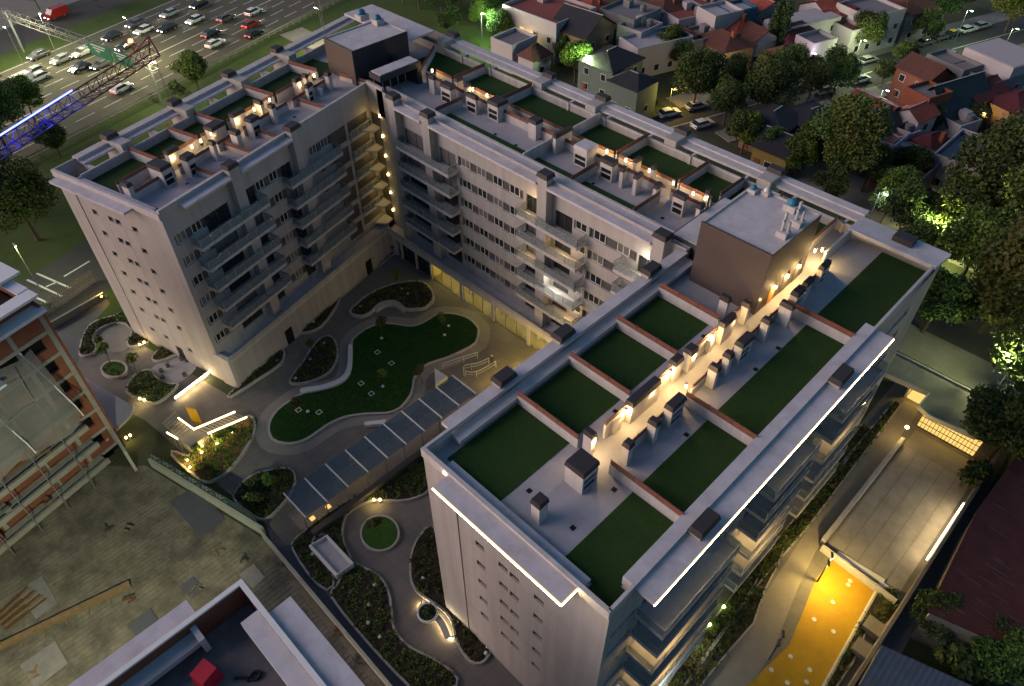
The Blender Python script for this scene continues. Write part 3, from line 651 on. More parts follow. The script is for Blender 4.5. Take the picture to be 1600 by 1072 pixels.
for (ox, oy), l in LM:
    for a, b in l:
        p = at(ox + a / 7.245, oy + b / 7.245, 24.2)
        if ox in (880, 960, 1140) and p.x < -17.6 and p.y < 47: p.x = -18.3
        o = ob('wall_lamp', sc_body, None, BLD, p); ob('lamp_hood', sc_top, None, o, p)
        dx, dy = (0.3, 0.0) if ox in (880, 960, 1140) else ((0.0, 0.3) if ox in (620, 860, 980) else (0.3, 0.1))
        lamp('POINT', (p.x + dx, p.y + dy, 24.0), 75 if ox in (880, 960, 1140) else 22, WARM, 0.12, BLD)

# --- stair and lift housings
def housing(x0, y0, x1, y1, z1, side, front, lip=0.25):
    o = ob('stair_housing', MB().box(x0, y0, ZR, x1, y1, z1 - 0.3), front, BLD)
    ob('side_cladding', MB().box(x1, y0 + 0.01, ZR, x1 + 0.03, y1, z1 - 0.02), side, o)
    ob('roof_slab', MB().box(x0 + 0.2, y0 + 0.2, z1 - 0.3, x1 - 0.2, y1 - 0.2, z1 - 0.14), 'roof_white', o)
    for a in ((x0, y0, x1, y0 + 0.2), (x0, y1 - 0.2, x1, y1), (x0, y0 + 0.2, x0 + 0.2, y1 - 0.2), (x1 - 0.2, y0 + 0.2, x1, y1 - 0.2)):
        ob('roof_lip', MB().box(a[0], a[1], z1 - 0.3, a[2], a[3], z1), front if a[1] == y0 else 'wall_trim', o)
    return o
h1 = housing(-24.5, 46.25, -18.0, 54.1, 28.8, 'clad_brown', 'clad_brown')
h2 = housing(-82.2, 48.55, -76.3, 57.2, 27.0, 'clad_dark', 'clad_brown')
ob('low_roof', MB().box(-28.6, 48.8, ZR, -24.55, 57.4, 24.1), 'panel_dark', BLD); ob('low_roof_slab', MB().box(-28.4, 49.0, 24.1, -24.55, 57.2, 24.2), 'roof_white', BLD)
ob('door', MB().box(-18.0 + 0.04, 48.0, ZR, -17.93, 48.9, ZR + 2.0), 'orange_door', BLD)
ob('door', MB().box(-17.965, 50.2, ZR, -17.93, 51.1, ZR + 2.0), 'panel_dark', BLD); ob('door', MB().box(-17.965, 52.2, ZR, -17.93, 53.1, ZR + 2.0), 'panel_dark', BLD)
ob('stair_lobby', MB().box(-73.3, 48.6, 24.7, -71.1, 54.9, 25.4), 'clad_dark', BLD); ob('stair_lobby_roof', MB().box(-73.1, 48.8, 25.4, -71.3, 54.7, 25.5), 'roof_white', BLD)
ob('stair_lobby_wall', MB().box(-76.2, 54.2, ZR, -71.1, 54.9, 24.7), 'clad_dark', BLD); ob('stair_lobby_glazing', MB().box(-73.2, 48.7, ZR, -73.1, 54.2, 24.7), 'pane_dark', BLD)
for i in range(5): ob('glazing_bar', MB().box(-73.08, 48.9 + i * 1.2, ZR, -73.0, 49.0 + i * 1.2, 24.7), 'frame_white', BLD)
ob('rear_deck', MB().box(-90.5, 57.4, 25.2, -77, 62.2, 25.45), 'roof_white', BLD)
def tank(x, y, z, s, blue=True, base=True):
    o = ob('water_tank_base', MB().box(x - 0.75 * s, y - 0.75 * s, z, x + 0.75 * s, y + 0.75 * s, z + 0.8 * s), 'wall_trim', BLD)
    ob('tank_lid', MB().dome((x, y, z + 0.8 * s), 0.62 * s, 0.62 * s, 0.75 * s), 'tank_blue' if blue else 'frame_white', o, smooth=True)
p = at(1236, 327, 28.7); tank(p.x, p.y, 28.66, 0.72)
p = at(1176, 300, 28.7); tank(p.x, p.y, 28.66, 0.5); tank(p.x + 1.0, p.y + 0.5, 28.66, 0.45, False)
p = at(566, 30, 26.9); tank(p.x, p.y, 26.86, 0.9); p = at(591, 37, 26.9); tank(p.x, p.y, 26.86, 0.8)
for x, y in ((1228, 372), (1250, 355)):
    p = at(x, y, 28.7); o = ob('vent_base', MB().box(p.x - 0.8, p.y - 0.35, 28.66, p.x + 0.1, p.y + 0.45, 29.2), 'wall_trim', BLD)
    ob('vent_pipe', MB().tube([(p.x - 0.5, p.y, 29.2), (p.x - 0.5, p.y, 30.9)], 0.13, 8).tube([(p.x - 0.5, p.y - 0.3, 30.2), (p.x - 0.5, p.y + 0.3, 30.2)], 0.1, 6), 'pipe', o)
    ob('vent_pipe', MB().tube([(p.x - 0.1, p.y + 0.2, 29.2), (p.x - 0.1, p.y + 0.2, 30.1)], 0.12, 8), 'pipe', o)
ob('lightning_rod', MB().tube([(-82.0, 48.8, 27), (-82.0, 48.8, 31.5)], 0.04, 5), 'steel', BLD)
# floor drains, air-conditioners, ladder, doors left on the terraces
for q in ((880 + 590 / 7.245, 580 + 455 / 7.245), (880 + 1395 / 7.245, 580 + 720 / 7.245), (780 + 340 / 7.245, 660 + 775 / 7.245), (780 + 1300 / 7.245, 660 + 760 / 7.245), (960 + 1010 / 7.245, 460 + 475 / 7.245),
          (1060 + 1130 / 7.245, 440 + 755 / 7.245), (1060 + 875 / 7.245, 440 + 995 / 7.245), (895, 825), (1035, 341), (774, 210), (806, 227), (927, 287), (292, 287), (460, 183)):
    p = at(*q, ZR); ob('floor_drain', MB().box(p.x - 0.17, p.y - 0.17, ZR + 0.003, p.x + 0.17, p.y + 0.17, ZR + 0.03), 'black', BLD)
p = at(937, 210, ZR); lad = MB()
for s in (-0.25, 0.25): lad.bar((-48.2 + 0.1, 61.2 + s, ZR), (-47.4, 62.0 + s, 25.4), 0.06)
for i in range(7): t = 0.1 + i * 0.12; lad.bar((-48.1 + 0.7 * t, 60.95 + 0.8 * t, ZR + 2.8 * t), (-48.1 + 0.7 * t, 61.45 + 0.8 * t, ZR + 2.8 * t), 0.05)
ob('ladder', lad, 'steel', None, label='grey metal ladder leaning on the far parapet of the roof terrace', cat='ladder')
for (x, y) in ((1166, 455), (500, 147)):
    p = at(x, y, ZR); o = ob('air_conditioner', MB().box(p.x - 0.45, p.y - 0.2, ZR, p.x + 0.45, p.y + 0.2, ZR + 0.8), 'frame_white', BLD)
# ================================================================ site ground
def sheet(name, pts, z, m, kind='structure', t=0.0, **k):
    mb = MB()
    if t: mb.prism([(p[0], p[1]) for p in pts], z - t, z)
    else: mb.poly([(p[0], p[1], z) for p in pts])
    return ob(name, mb, m, kind=kind, **k)
sheet('ground', [(-900, -500), (700, -500), (700, 900), (-900, 900)], -0.03, 'ground')
def smooth(pts, n=4, closed=True):
    P = [Vector((p[0], p[1], 0)) for p in pts]; k = len(P); out = []
    for i in range(k if closed else k - 1):
        a, b, c, d = (P[(i - 1) % k], P[i], P[(i + 1) % k], P[(i + 2) % k]) if closed else (P[max(i - 1, 0)], P[i], P[i + 1], P[min(i + 2, k - 1)])
        for j in range(n):
            t = j / n
            out.append(0.5 * ((2 * b) + (c - a) * t + (2 * a - 5 * b + 4 * c - d) * t * t + (3 * b - a - 3 * c + d) * t ** 3))
    if not closed: out.append(P[-1])
    return out
def ccw(P):
    n = len(P)
    return P if sum(P[i].x * P[(i + 1) % n].y - P[(i + 1) % n].x * P[i].y for i in range(n)) > 0 else P[::-1]
def offset(P, w):
    n = len(P); out = []
    for i in range(n):
        d = P[(i + 1) % n] - P[i - 1]; d.z = 0; d.normalize(); out.append(P[i] + Vector((d.y, -d.x, 0)) * w)
    return out
def ring(mb, P, w, z0, z1, closed=True):
    """kerb band from P outwards by w"""
    Q = offset(P, w); n = len(P)
    for i in range(n if closed else n - 1):
        j = (i + 1) % n; a, b, c, d = P[i], P[j], Q[j], Q[i]
        mb.poly([(a.x, a.y, z1), (d.x, d.y, z1), (c.x, c.y, z1), (b.x, b.y, z1)])
        mb.poly([(d.x, d.y, z0), (c.x, c.y, z0), (c.x, c.y, z1), (d.x, d.y, z1)]); mb.poly([(a.x, a.y, z0), (a.x, a.y, z1), (b.x, b.y, z1), (b.x, b.y, z0)])
    return mb
def inside(x, y, P):
    r = False; n = len(P)
    for i in range(n):
        a, b = P[i], P[i - 1]
        if (a.y > y) != (b.y > y) and x < (b.x - a.x) * (y - a.y) / (b.y - a.y) + a.x: r = not r
    return r
rng = np.random.default_rng(5)
def leaves(centers, sizes, flat=0.0):
    """one small leaf quad for every centre, random attitude"""
    n = len(centers); d = rng.normal(size=(n, 3)); d[:, 2] += flat; d /= np.linalg.norm(d, axis=1)[:, None]
    e = np.cross(d, rng.normal(size=(n, 3))); e /= np.linalg.norm(e, axis=1)[:, None]; g = np.cross(d, e)
    s = np.asarray(sizes)[:, None]; c = np.asarray(centers)
    v = np.stack([c - e * s, c - g * s * 0.55, c + e * s, c + g * s * 0.55], 1).reshape(-1, 3)
    return v
def leaf_mesh(name, v, mats, idx=None):
    n = len(v) // 4; me = bpy.data.meshes.new(name); me.vertices.add(len(v)); me.vertices.foreach_set('co', v.astype(np.float32).ravel())
    me.loops.add(len(v)); me.loops.foreach_set('vertex_index', np.arange(len(v), dtype=np.int32))
    me.polygons.add(n); me.polygons.foreach_set('loop_start', np.arange(0, len(v), 4, dtype=np.int32)); me.polygons.foreach_set('loop_total', np.full(n, 4, dtype=np.int32))
    for m in mats: me.materials.append(MATS[m])
    if idx is not None: me.polygons.foreach_set('material_index', np.asarray(idx, dtype=np.int32))
    me.update(); me.validate()
    return me
def scatter(P, dens, h=(0.15, 0.45), r=(0.15, 0.4), per=16, size=0.1, name='ground_cover', label='low mixed planting', mats=('leaf', 'leaf_dark', 'leaf_olive'), z0=0.3):
    xs = [p.x for p in P]; ys = [p.y for p in P]; area = (max(xs) - min(xs)) * (max(ys) - min(ys)); C = []; I = []
    for _ in range(int(area * dens)):
        x, y = random.uniform(min(xs), max(xs)), random.uniform(min(ys), max(ys))
        if not inside(x, y, P): continue
        hh, rr = random.uniform(*h), random.uniform(*r); q = rng.normal(size=(per, 3)) * [rr * .5, rr * .5, hh * .3] + [x, y, z0 + hh * .6]
        C.append(q); I += [random.randrange(len(mats))] * per
    if not C: return
    C = np.concatenate(C); v = leaves(C, rng.uniform(size * .6, size * 1.4, len(C)), 0.6)
    return ob(name, leaf_mesh(name, v, mats, I), kind='stuff', label=label, cat='plants')
def bed(name, pts, label, kerb=0.22, h=0.32, soil='soil', dens=5.0, sm=3, plants='low dark shrubs', kerb_m='kerb', mats=('leaf', 'leaf_dark', 'leaf_olive'), size=0.1, per=16):
    P = ccw(smooth(pts, sm)); c = sum(P, Vector()) / len(P)
    t = thing(name, label, 'planter', (c.x, c.y, 0))
    ob('kerb', ring(MB(), P, kerb, 0.0, h), kerb_m, t)
    ob('soil', MB().prism([(p.x, p.y) for p in P], 0.0, h - 0.06), soil, t)
    if dens: scatter(P, dens, label=plants, z0=h - 0.08, mats=mats, size=size, per=per)
    return P
Z4 = lambda ox, oy, l: px(ox, oy, 4.0, l)
# court paving
sheet('court_paving', [(-67, 8.0), (-45.5, 10.4), (-43.0, 9.5), (-9.6, 9.5), (-9.6, 17.3), (-26.3, 17.4), (-26.3, 48.1), (-73.8, 48.1), (-63.5, 16.6), (-80.3, 13.0), (-84.5, 2.5)], 0.004, 'paving')
lawn = ccw(smooth([at(x, y) for x, y in ((422.5, 671), (427.5, 686), (445, 692), (465, 691), (485, 682), (512, 663), (540, 651), (575, 646), (605, 645), (625, 637), (640, 618), (644, 603), (646, 591), (655, 578), (670, 568), (700, 558), (722, 548), (742, 536),
        (746, 520), (745, 513), (732, 500), (712, 493), (695, 492), (680, 495), (665, 505), (645, 512), (625, 510), (610, 508), (590, 509), (570, 518), (557, 528), (552, 536), (551, 566), (547, 583), (540, 596), (520, 608), (475, 617), (455, 628), (435, 643), (425, 658))], 2))
ob('court_path', ring(MB(), offset(lawn, 0.28), 1.35, 0.0, 0.012), 'paving_light', kind='structure')
lw = sheet('lawn', lawn, 0.14, 'lawn', t=0.12)
ob('lawn_kerb', ring(MB(), lawn, 0.28, 0.0, 0.2), 'kerb', lw)
v = []
xs = [p.x for p in lawn]; ys = [p.y for p in lawn]; C = []
while len(C) < 26000:
    x, y = random.uniform(min(xs), max(xs)), random.uniform(min(ys), max(ys))
    if inside(x, y, lawn): C.append((x, y, 0.16))
mats_l = ('lawn', 'turf_light')
ob('grass', leaf_mesh('grass', leaves(np.array(C), rng.uniform(0.05, 0.11, len(C)), 0.2), mats_l, rng.integers(0, 2, len(C))), kind='stuff', label='short dark green grass of the curving central lawn', cat='grass')
bed('kidney_bed', Z4(400, 268, [(600, 880), (640, 840), (700, 790), (800, 740), (900, 710), (1000, 700), (1060, 720), (1100, 770), (1095, 820), (1050, 860), (1000, 865), (940, 865), (900, 830), (850, 815), (780, 830), (740, 860), (710, 890), (660, 910), (610, 900)]),
    'kidney-shaped dark planting bed between the lawn and the lit lobby', 0.3, 0.4, plants='low dark shrubs filling the kidney-shaped bed')
bed('wall_bed', Z4(400, 268, [(275, 1008), (330, 940), (400, 890), (470, 835), (515, 795), (505, 840), (480, 880), (420, 960), (350, 1003)]), 'pointed planting bed against the plain podium wall by its middle', 0.2, 0.35, plants='small plants in the pointed bed against the podium wall')
bed('teardrop_bed', [at(x, y) for x, y in ((455, 599), (462, 585), (477, 566), (490, 545), (505, 530), (518, 530), (526, 545), (525, 565), (514, 583), (495, 594), (472, 600))], 'teardrop planting bed just beyond the lawn\'s left bend', 0.22, 0.35, plants='low shrubs in the teardrop bed')
bed('wall_bed', [at(x, y) for x, y in ((358, 622), (378, 602), (405, 578), (432, 554), (443, 551), (441, 566), (425, 580), (400, 596), (376, 612))], 'narrow planting bed along the podium wall, near the stairs', 0.2, 0.35, plants='dark shrubs in the narrow wall bed near the stairs')
bed('wall_bed', [at(x, y) for x, y in ((584, 417), (596, 401), (612, 391), (619, 394), (606, 405), (592, 416))], 'little planting bed in the inner corner of the building', 0.15, 0.3, plants='shrubs in the inner corner bed')
PS = bed('stair_bed', Z4(0, 536, [(1560, 470), (1590, 540), (1550, 640), (1480, 740), (1400, 825), (1310, 868), (1250, 850), (1140, 760), (1080, 690), (1180, 720), (1240, 640), (1320, 585), (1440, 540)]),
    'lamp-lit planting bed wrapped around the outside stairs', 0.25, 0.35, 'soil_brown', 8, plants='brown and green shrubs lit by garden spots beside the stairs', mats=('leaf_olive', 'leaf', 'leaf_bright'))
bed('fence_bed', [at(x, y) for x, y in ((368, 778), (392, 748), (425, 738), (452, 736), (460, 748), (456, 768), (440, 790), (415, 812), (390, 800))], 'dark planting bed at the low end of the glass canopy', 0.22, 0.35, dens=8, plants='bushy dark shrubs at the end of the glass canopy')
bed('long_bed', [at(x, y) for x, y in ((511, 806), (560, 776), (600, 750), (640, 722), (664, 706), (670, 735), (672, 764), (650, 778), (625, 783), (585, 782), (560, 791), (540, 806), (534, 829), (536, 849), (547, 874), (540, 870), (508, 834), (486, 850), (520, 902), (512, 922), (486, 900), (460, 860), (462, 846), (478, 832))],
    'long planting bed between glass canopy and winding path', 0.2, 0.3, dens=7, sm=2, plants='mottled shrubs of the long bed beside the canopy')
bed('path_bed', [at(x, y) for x, y in ((549, 884), (570, 891), (590, 902), (602, 918), (608, 936), (610, 959), (614, 984), (630, 1006), (650, 1020), (682, 1036), (705, 1053), (712, 1072), (660, 1085), (637, 1068), (600, 1030), (560, 985), (520, 933), (528, 918))],
    'large planting bed between winding path and blue walkway', 0.2, 0.3, dens=7, sm=2, plants='mottled shrubs of the large bed by the blue walkway')
bed('gable_bed', [at(x, y) for x, y in ((676, 825), (657, 841), (647, 860), (643, 886), (645, 910), (656, 927), (678, 942), (698, 957), (709, 975), (714, 998), (724, 1018), (736, 1033), (750, 1036), (761, 1026), (768, 1003), (760, 980), (740, 950), (715, 915), (692, 880))],
    'curving planting bed at the foot of the light-strip gable', 0.2, 0.3, dens=7, sm=2, plants='shrubs at the foot of the front gable')
bed('round_bed', [at(594 + 28 * math.cos(a), 835 + 26 * math.sin(a)) for a in np.linspace(0, 2 * math.pi, 14)[:-1]], 'small round grass bed with a young tree on the winding path', 0.2, 0.3, 'lawn', 0)
W = lambda l: px(100, 460, 7.245, l)
bed('crescent_bed', W([(195, 690), (205, 600), (250, 460), (330, 350), (470, 290), (640, 260), (760, 300), (770, 400), (720, 345), (600, 330), (480, 365), (370, 430), (320, 520), (365, 610), (330, 680), (250, 705)]), 'crescent planting bed around the nearer pale patio by the highway wing gable', 0.2, 0.35, dens=8, sm=2, plants='bushes of the crescent bed')
bed('gable_bed', W([(790, 380), (850, 300), (960, 400), (985, 470), (950, 560), (850, 590), (760, 600), (735, 550), (780, 490)]), 'lobed planting bed between the two pale patios', 0.2, 0.35, dens=8, sm=2, plants='bushes between the two patios')
bed('gable_bed', W([(1015, 740), (1060, 670), (1150, 590), (1230, 500), (1330, 500), (1420, 580), (1480, 640), (1560, 700), (1560, 850), (1520, 720), (1400, 660), (1270, 690), (1150, 740), (1060, 765)]), 'planting bed between highway wing gable and lilac patio', 0.2, 0.35, dens=8, sm=2, plants='bushes behind the lilac patio')
bed('patio_bed', Z4(0, 536, [(805, 310), (830, 240), (870, 200), (935, 180), (965, 215), (1010, 250), (1080, 270), (1110, 265), (1080, 310), (1000, 370), (950, 378), (880, 355)]), 'dark planting bed on the court side of the lilac patio', 0.22, 0.35, dens=8, sm=2, plants='dark shrubs on the court side of the lilac patio')
bed('round_bed', W([(580 + 130 * math.cos(a), 865 + 82 * math.sin(a)) for a in np.linspace(0, 2 * math.pi, 14)[:-1]]), 'oval raised bed with a young tree on the west plaza', 0.25, 0.4, 'lawn', 3, plants='tufts in the oval raised bed')
sheet('patio_near', smooth(W([(330, 520), (380, 440), (480, 380), (600, 345), (720, 355), (775, 420), (770, 500), (725, 545), (730, 600), (640, 650), (460, 640), (370, 600)])), 0.02, 'paving_light')
sheet('patio_lilac', smooth(W([(970, 880), (1040, 800), (1150, 760), (1280, 710), (1400, 680), (1490, 710), (1510, 780), (1480, 860), (1380, 950), (1280, 1010), (1180, 1000), (1100, 950)])), 0.024, 'deck')
for a, b in ((1395, 757), (1180, 818), (1105, 875), (1120, 945), (1370, 920), (1335, 740)):
    p = at(100 + a / 7.245, 460 + b / 7.245); ob('stool', MB().tube([(p.x, p.y, 0.024), (p.x, p.y, 0.42)], 0.24, 10), 'frame_dark', label='dark round stool on the lilac patio', cat='stool', group='stools on the lilac patio')
# benches
def bench(pts, label, m='kerb', n=3):
    P = smooth(pts, n); ob('concrete_bench', MB().prism([(p.x, p.y) for p in ccw(P)], 0, 0.45), m, label=label, cat='bench')
bench(Z4(400, 536, [(680, 508), (750, 500), (822, 492), (800, 520), (750, 522), (682, 530)]), 'pale straight concrete bench by the middle of the glass canopy', 'white_paint', 1)
bench(Z4(400, 536, [(290, 296), (400, 280), (500, 248), (556, 205), (578, 130), (580, 30), (604, 30), (604, 130), (592, 200), (560, 243), (500, 279), (400, 306), (294, 322)]), 'long curved pale bench hugging the left bend of the lawn', 'white_paint', 2)
bench(Z4(400, 268, [(742, 862), (790, 836), (850, 824), (900, 842), (935, 872), (915, 882), (880, 858), (850, 845), (795, 858), (755, 885)]), 'curved concrete bench in the hollow of the kidney-shaped bed', 'kerb', 2)
# tree pits and spot lights in lawn and beds
k = 0
for a, b in Z4(400, 536, [(760, 63), (848, 132), (658, 258), (722, 322), (268, 425), (396, 438)]) and [(q.x, q.y) for q in Z4(400, 536, [(760, 63), (848, 132), (658, 258), (722, 322), (268, 425), (396, 438)])]:
    o = ob('lawn_marker', ring(MB(), [Vector((a - .22, b - .22, 0)), Vector((a + .22, b - .22, 0)), Vector((a + .22, b + .22, 0)), Vector((a - .22, b + .22, 0))], 0.12, 0.1, 0.2), 'white_paint', label='white square frame in the lawn, ' + ('topmost of all', 'second from the top beside a young tree', 'third from the top in mid lawn', 'fourth from the top in mid lawn', 'leftmost at the lower end', 'right of the pair at the lower end')[k], cat='frame', group='square frames in the lawn'); k += 1
mesh_stone = MB().dome((0, 0, 0), 0.2, 0.2, 0.2, 8, 3).mesh('garden_light', 'white_paint', True)
GLL = ['on the lawn beside the ramp-side young tree', 'at the lower end of the lawn', 'at the upper end of the teardrop bed', 'at the far tip of the teardrop bed', 'at the low tip of the teardrop bed', 'in the bed at the end of the glass canopy', 'in the narrow wall bed near the stairs',
       'highest one in the kidney-shaped bed', 'right one in the kidney-shaped bed', 'left one in the kidney-shaped bed', 'beside the bench of the kidney-shaped bed', 'upper one in the pointed wall bed', 'lower one in the pointed wall bed', 'on the lawn under the young tree below the kidney bed', 'on the lawn under the young tree near the lobby', 'on the lawn right of the young tree near the lobby',
       'highest one in the large bed by the blue walkway', 'second one in the large bed by the blue walkway', 'third one in the large bed by the blue walkway', 'lowest one in the large bed by the blue walkway', 'highest one in the bed at the front gable', 'middle one in the bed at the front gable', 'near the tip of the bed at the front gable', 'at the very tip of the bed at the front gable', 'beside the open concrete box']
for q in Z4(400, 536, [(795, 282), (328, 438), (342, 110), (430, 12), (250, 230), (48, 966), (135, 118)]) + Z4(400, 268, [(915, 745), (950, 775), (655, 855), (738, 880), (450, 855), (362, 950), (787, 1052), (1180, 1032), (1205, 975)]) + Z4(400, 804, [(745, 447), (710, 575), (705, 685), (778, 772), (1045, 408), (1405, 780), (1450, 835), (1438, 875), (355, 258)]):
    ob('garden_light', mesh_stone, None, None, (q.x, q.y, 0.28), label='small round white garden light ' + GLL.pop(0), cat='garden light', group='small unlit garden lights')

# outside stairs with lit handrails
def stairs():
    t = thing('outside_stairs', 'outdoor stairs with two flights and glowing handrail strips', 'stairs', at(310, 690))
    a, b = at(200 + 690 / 7.245, 600 + 640 / 7.245, 1.3), at(200 + 800 / 7.245, 600 + 560 / 7.245, 1.3)
    q = [at(200 + x / 7.245, 600 + y / 7.245, 1.3) for x, y in ((590, 640), (740, 520), (870, 590), (700, 720))]
    ob('landing', MB().prism([(p.x, p.y) for p in q], 0, 1.3), 'paving_light', t)
    def flight(p0, p1, q0, q1, n, z0, z1, name='step'):      # from edge p (z0) to edge q (z1)
        for i in range(n):
            f0, f1 = i / n, (i + 0.68) / n; z = z0 + (z1 - z0) * (i + 0.5) / n
            c = [p0.lerp(q0, f0), p1.lerp(q1, f0), p1.lerp(q1, f1), p0.lerp(q0, f1)]
            ob(name, MB().prism([(v.x, v.y) for v in c], 0.0, z), 'paving_light', t)
    g = lambda x, y, z: at(200 + x / 7.245, 600 + y / 7.245, z)
    flight(g(590, 640, 1.3), g(740, 520, 1.3), g(380, 440, 0), g(530, 300, 0), 8, 1.25, 0.1)
    flight(g(740, 520, 1.3), g(880, 590, 1.3), g(1180, 310, 0), g(1340, 370, 0), 11, 1.25, 0.1)
    for p, q in ((g(740, 515, 2.1), g(1210, 315, 0.8)), (g(905, 560, 1.9), g(1345, 375, 0.7)), (g(570, 385, 0.9), g(735, 505, 2.0)), (g(440, 550, 1.2), g(560, 620, 2.1))):
        ob('handrail', MB().bar(p, q, 0.12, 0.14), 'led_soft', t)
        for f in (0.05, 0.5, 0.95):
            v = p.lerp(q, f); ob('rail_post', MB().bar((v.x, v.y, 0), (v.x, v.y, v.z - 0.08), 0.05), 'steel', t)
        lamp('POINT', p.lerp(q, 0.5) + Vector((0, 0, 0.1)), 0.8, WARM, 0.3, t)
    return g
g6 = stairs()
p = g6(790, 440, 0); ob('yellow_panel', MB().prism([(p.x - 0.6, p.y - 0.35), (p.x + 0.6, p.y + 0.25), (p.x + 0.56, p.y + 0.33), (p.x - 0.64, p.y - 0.27)], 0, 2.6), 'yellow_court', label='upright yellow panel standing beside the outside stairs', cat='panel')
SPL = ['low in the bed centre', 'beside the yellow-green shrub', 'at the foot of the stair wall', 'nearest the banner fence', 'near the foot of the right flight', 'closest to the landing']
for x, y, e in ((840, 790, 30), (1015, 690, 25), (680, 880, 30), (710, 960, 22), (1195, 560, 22), (845, 718, 12)):
    p = g6(x, y, 0.35); o = thing('garden_spot', 'small glowing spot light in the stair bed, ' + SPL.pop(0), 'garden light', (p.x, p.y, 0.3), 0, 'glowing garden spots by the stairs')
    ob('stake', MB().tube([(0, 0, 0), (0, 0, 0.3)], 0.04, 6), 'frame_dark', o, local=True); ob('lens', MB().dome((0, 0, 0.3), 0.12, 0.12, 0.12, 8, 3), 'lamp_warm', o, local=True)
    lamp('POINT', (p.x, p.y, 0.95), e, (1.0, 0.75, 0.2), 0.1, o)
# glowing strip along the walkway by the highway wing
p, q = at(272, 621, 0.5), at(326, 580, 0.5)
o = ob('light_wall', MB().bar((p.x, p.y, 0.25), (q.x, q.y, 0.25), 0.3, 0.5), 'kerb', label='low wall with a bright light strip at the corner of the highway wing', cat='wall')
d = (q - p).normalized(); n_ = Vector((d.y, -d.x, 0))
ob('light_strip', MB().bar(p + n_ * 0.17, q + n_ * 0.17, 0.1, 0.16), 'led', o)
for f in (0.2, 0.5, 0.8): lamp('POINT', p.lerp(q, f) + n_ * 0.6, 16, WARM, 0.2, o)
# twin bollard lamps
BLL = ['left lamp by the lobed bed', 'right lamp by the lobed bed', 'left lamp on the court side of the lilac patio', 'right lamp on the court side of the lilac patio', 'left lamp below the site roof', 'right lamp below the site roof', 'lone lamp beside the flat lilac roof', 'left lamp of the pair above the round grass bed', 'right lamp of the pair above the round grass bed']
def bollards(l):
    for q in l:
        o = thing('bollard_light', 'short glowing bollard, ' + BLL.pop(0), 'bollard light', (q.x, q.y, 0), 0, 'short glowing bollard lamps')
        ob('post', MB().tube([(0, 0, 0), (0, 0, 0.5)], 0.07, 8), 'frame_dark', o, local=True); ob('lens', MB().tube([(0, 0, 0.5), (0, 0, 0.68)], 0.1, 8), 'lamp_warm', o, local=True)
        lamp('POINT', (q.x + 0.1, q.y - 0.35, 0.75), 9, (1.0, 0.75, 0.25), 0.1, o)
bollards(W([(875, 605), (925, 580)]) + Z4(0, 536, [(885, 368), (912, 376), (800, 612), (825, 598), (808, 452)]) + Z4(400, 536, [(742, 1000), (780, 1000)]))

# glass-roofed walkway
t = thing('glass_canopy', 'long glass-roofed walkway with pale steel beams across it', 'canopy', (-43.3, 24, 0))
YS = [13.0 + (35.2 - 13.0) * i / 9 for i in range(10)]
for i, y in enumerate(YS):
    ob('roof_beam', MB().box(-45.25, y - 0.06, 2.95, -41.35, y + 0.06, 3.15), 'white_paint', t)
    for x in (-44.6, -42.0): ob('post', MB().box(x - 0.05, y - 0.05, 0, x + 0.05, y + 0.05, 2.947), 'steel', t)
    if i < 9:
        for x0, x1 in ((-45.2, -43.34), (-43.26, -41.4)): ob('glass_pane', MB().box(x0, y + 0.08, 3.02, x1, YS[i + 1] - 0.08, 3.05), 'glass_roof', t)
ob('ridge_bar', MB().box(-43.33, 13, 2.9, -43.27, 35.2, 3.0), 'steel', t)
sheet('canopy_walk', rect(-45.0, 12.5, -41.6, 36), 0.016, 'paving_light')
ob('canopy_gutter_wall', MB().box(-41.3, 13.0, 0, -40.7, 36.5, 0.9), 'panel_dark', label='dark low wall beside the glass-roofed walkway', cat='wall')
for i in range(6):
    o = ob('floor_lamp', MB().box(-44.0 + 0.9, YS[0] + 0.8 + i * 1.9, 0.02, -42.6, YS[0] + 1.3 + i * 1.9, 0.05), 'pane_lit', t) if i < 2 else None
lamp('POINT', (-43.4, 14.5, 2.2), 10, AMBER, 0.1, t); lamp('POINT', (-43.4, 20.0, 2.2), 10, AMBER, 0.1, t)
# concrete vent box
q = [at(x, y, 1.0) for x, y in ((486, 851), (509, 838), (549, 881), (527, 896))]
o = ob('vent_box', ring(MB(), ccw([Vector((p.x, p.y, 0)) for p in q]), 0.22, 0, 1.0), 'white_paint', label='open pale concrete box standing in the long planting bed', cat='vent box')
ob('box_floor', MB().prism([(p.x, p.y) for p in q], 0.02, 0.55), 'wall_trim', o)
# blue walkway and site wall
sheet('blue_walkway', [at(x, y) for x, y in ((431, 858), (461, 848), (459, 862), (509, 926), (570, 990), (640, 1076), (612, 1076), (500, 945))], 0.014, 'paving_blue')
def wall(name, p, q, h, t, m, label, z0=0.0):
    p, q = Vector((p[0], p[1], 0)), Vector((q[0], q[1], 0)); L = (q - p).length; a = math.atan2(q.y - p.y, q.x - p.x)
    return ob(name, MB().box(0, -t / 2, z0, L, t / 2, h), m, None, (p.x, p.y, 0), a, label=label, cat='wall')
mat('wall_green', (0.36, 0.37, 0.30), 0.9, 0.2, 2, stain=0.5, stain_c=(0.22, 0.2, 0.12), stain_scale=1.0)
wall('site_wall', (-44.4, 9.45), (-14, 9.2), 1.0, 0.25, 'wall_green', 'stained pale wall between the blue walkway and the building site')
wall('site_wall', (-60.4, 5.7), (-44.6, 9.7), 1.3, 0.3, 'wall_green', 'stained wall under the dark banner fence beside the stairs')
t = thing('banner_fence', 'dark green mesh banner fence on the wall beside the stairs', 'fence', (-52, 7.8, 0))
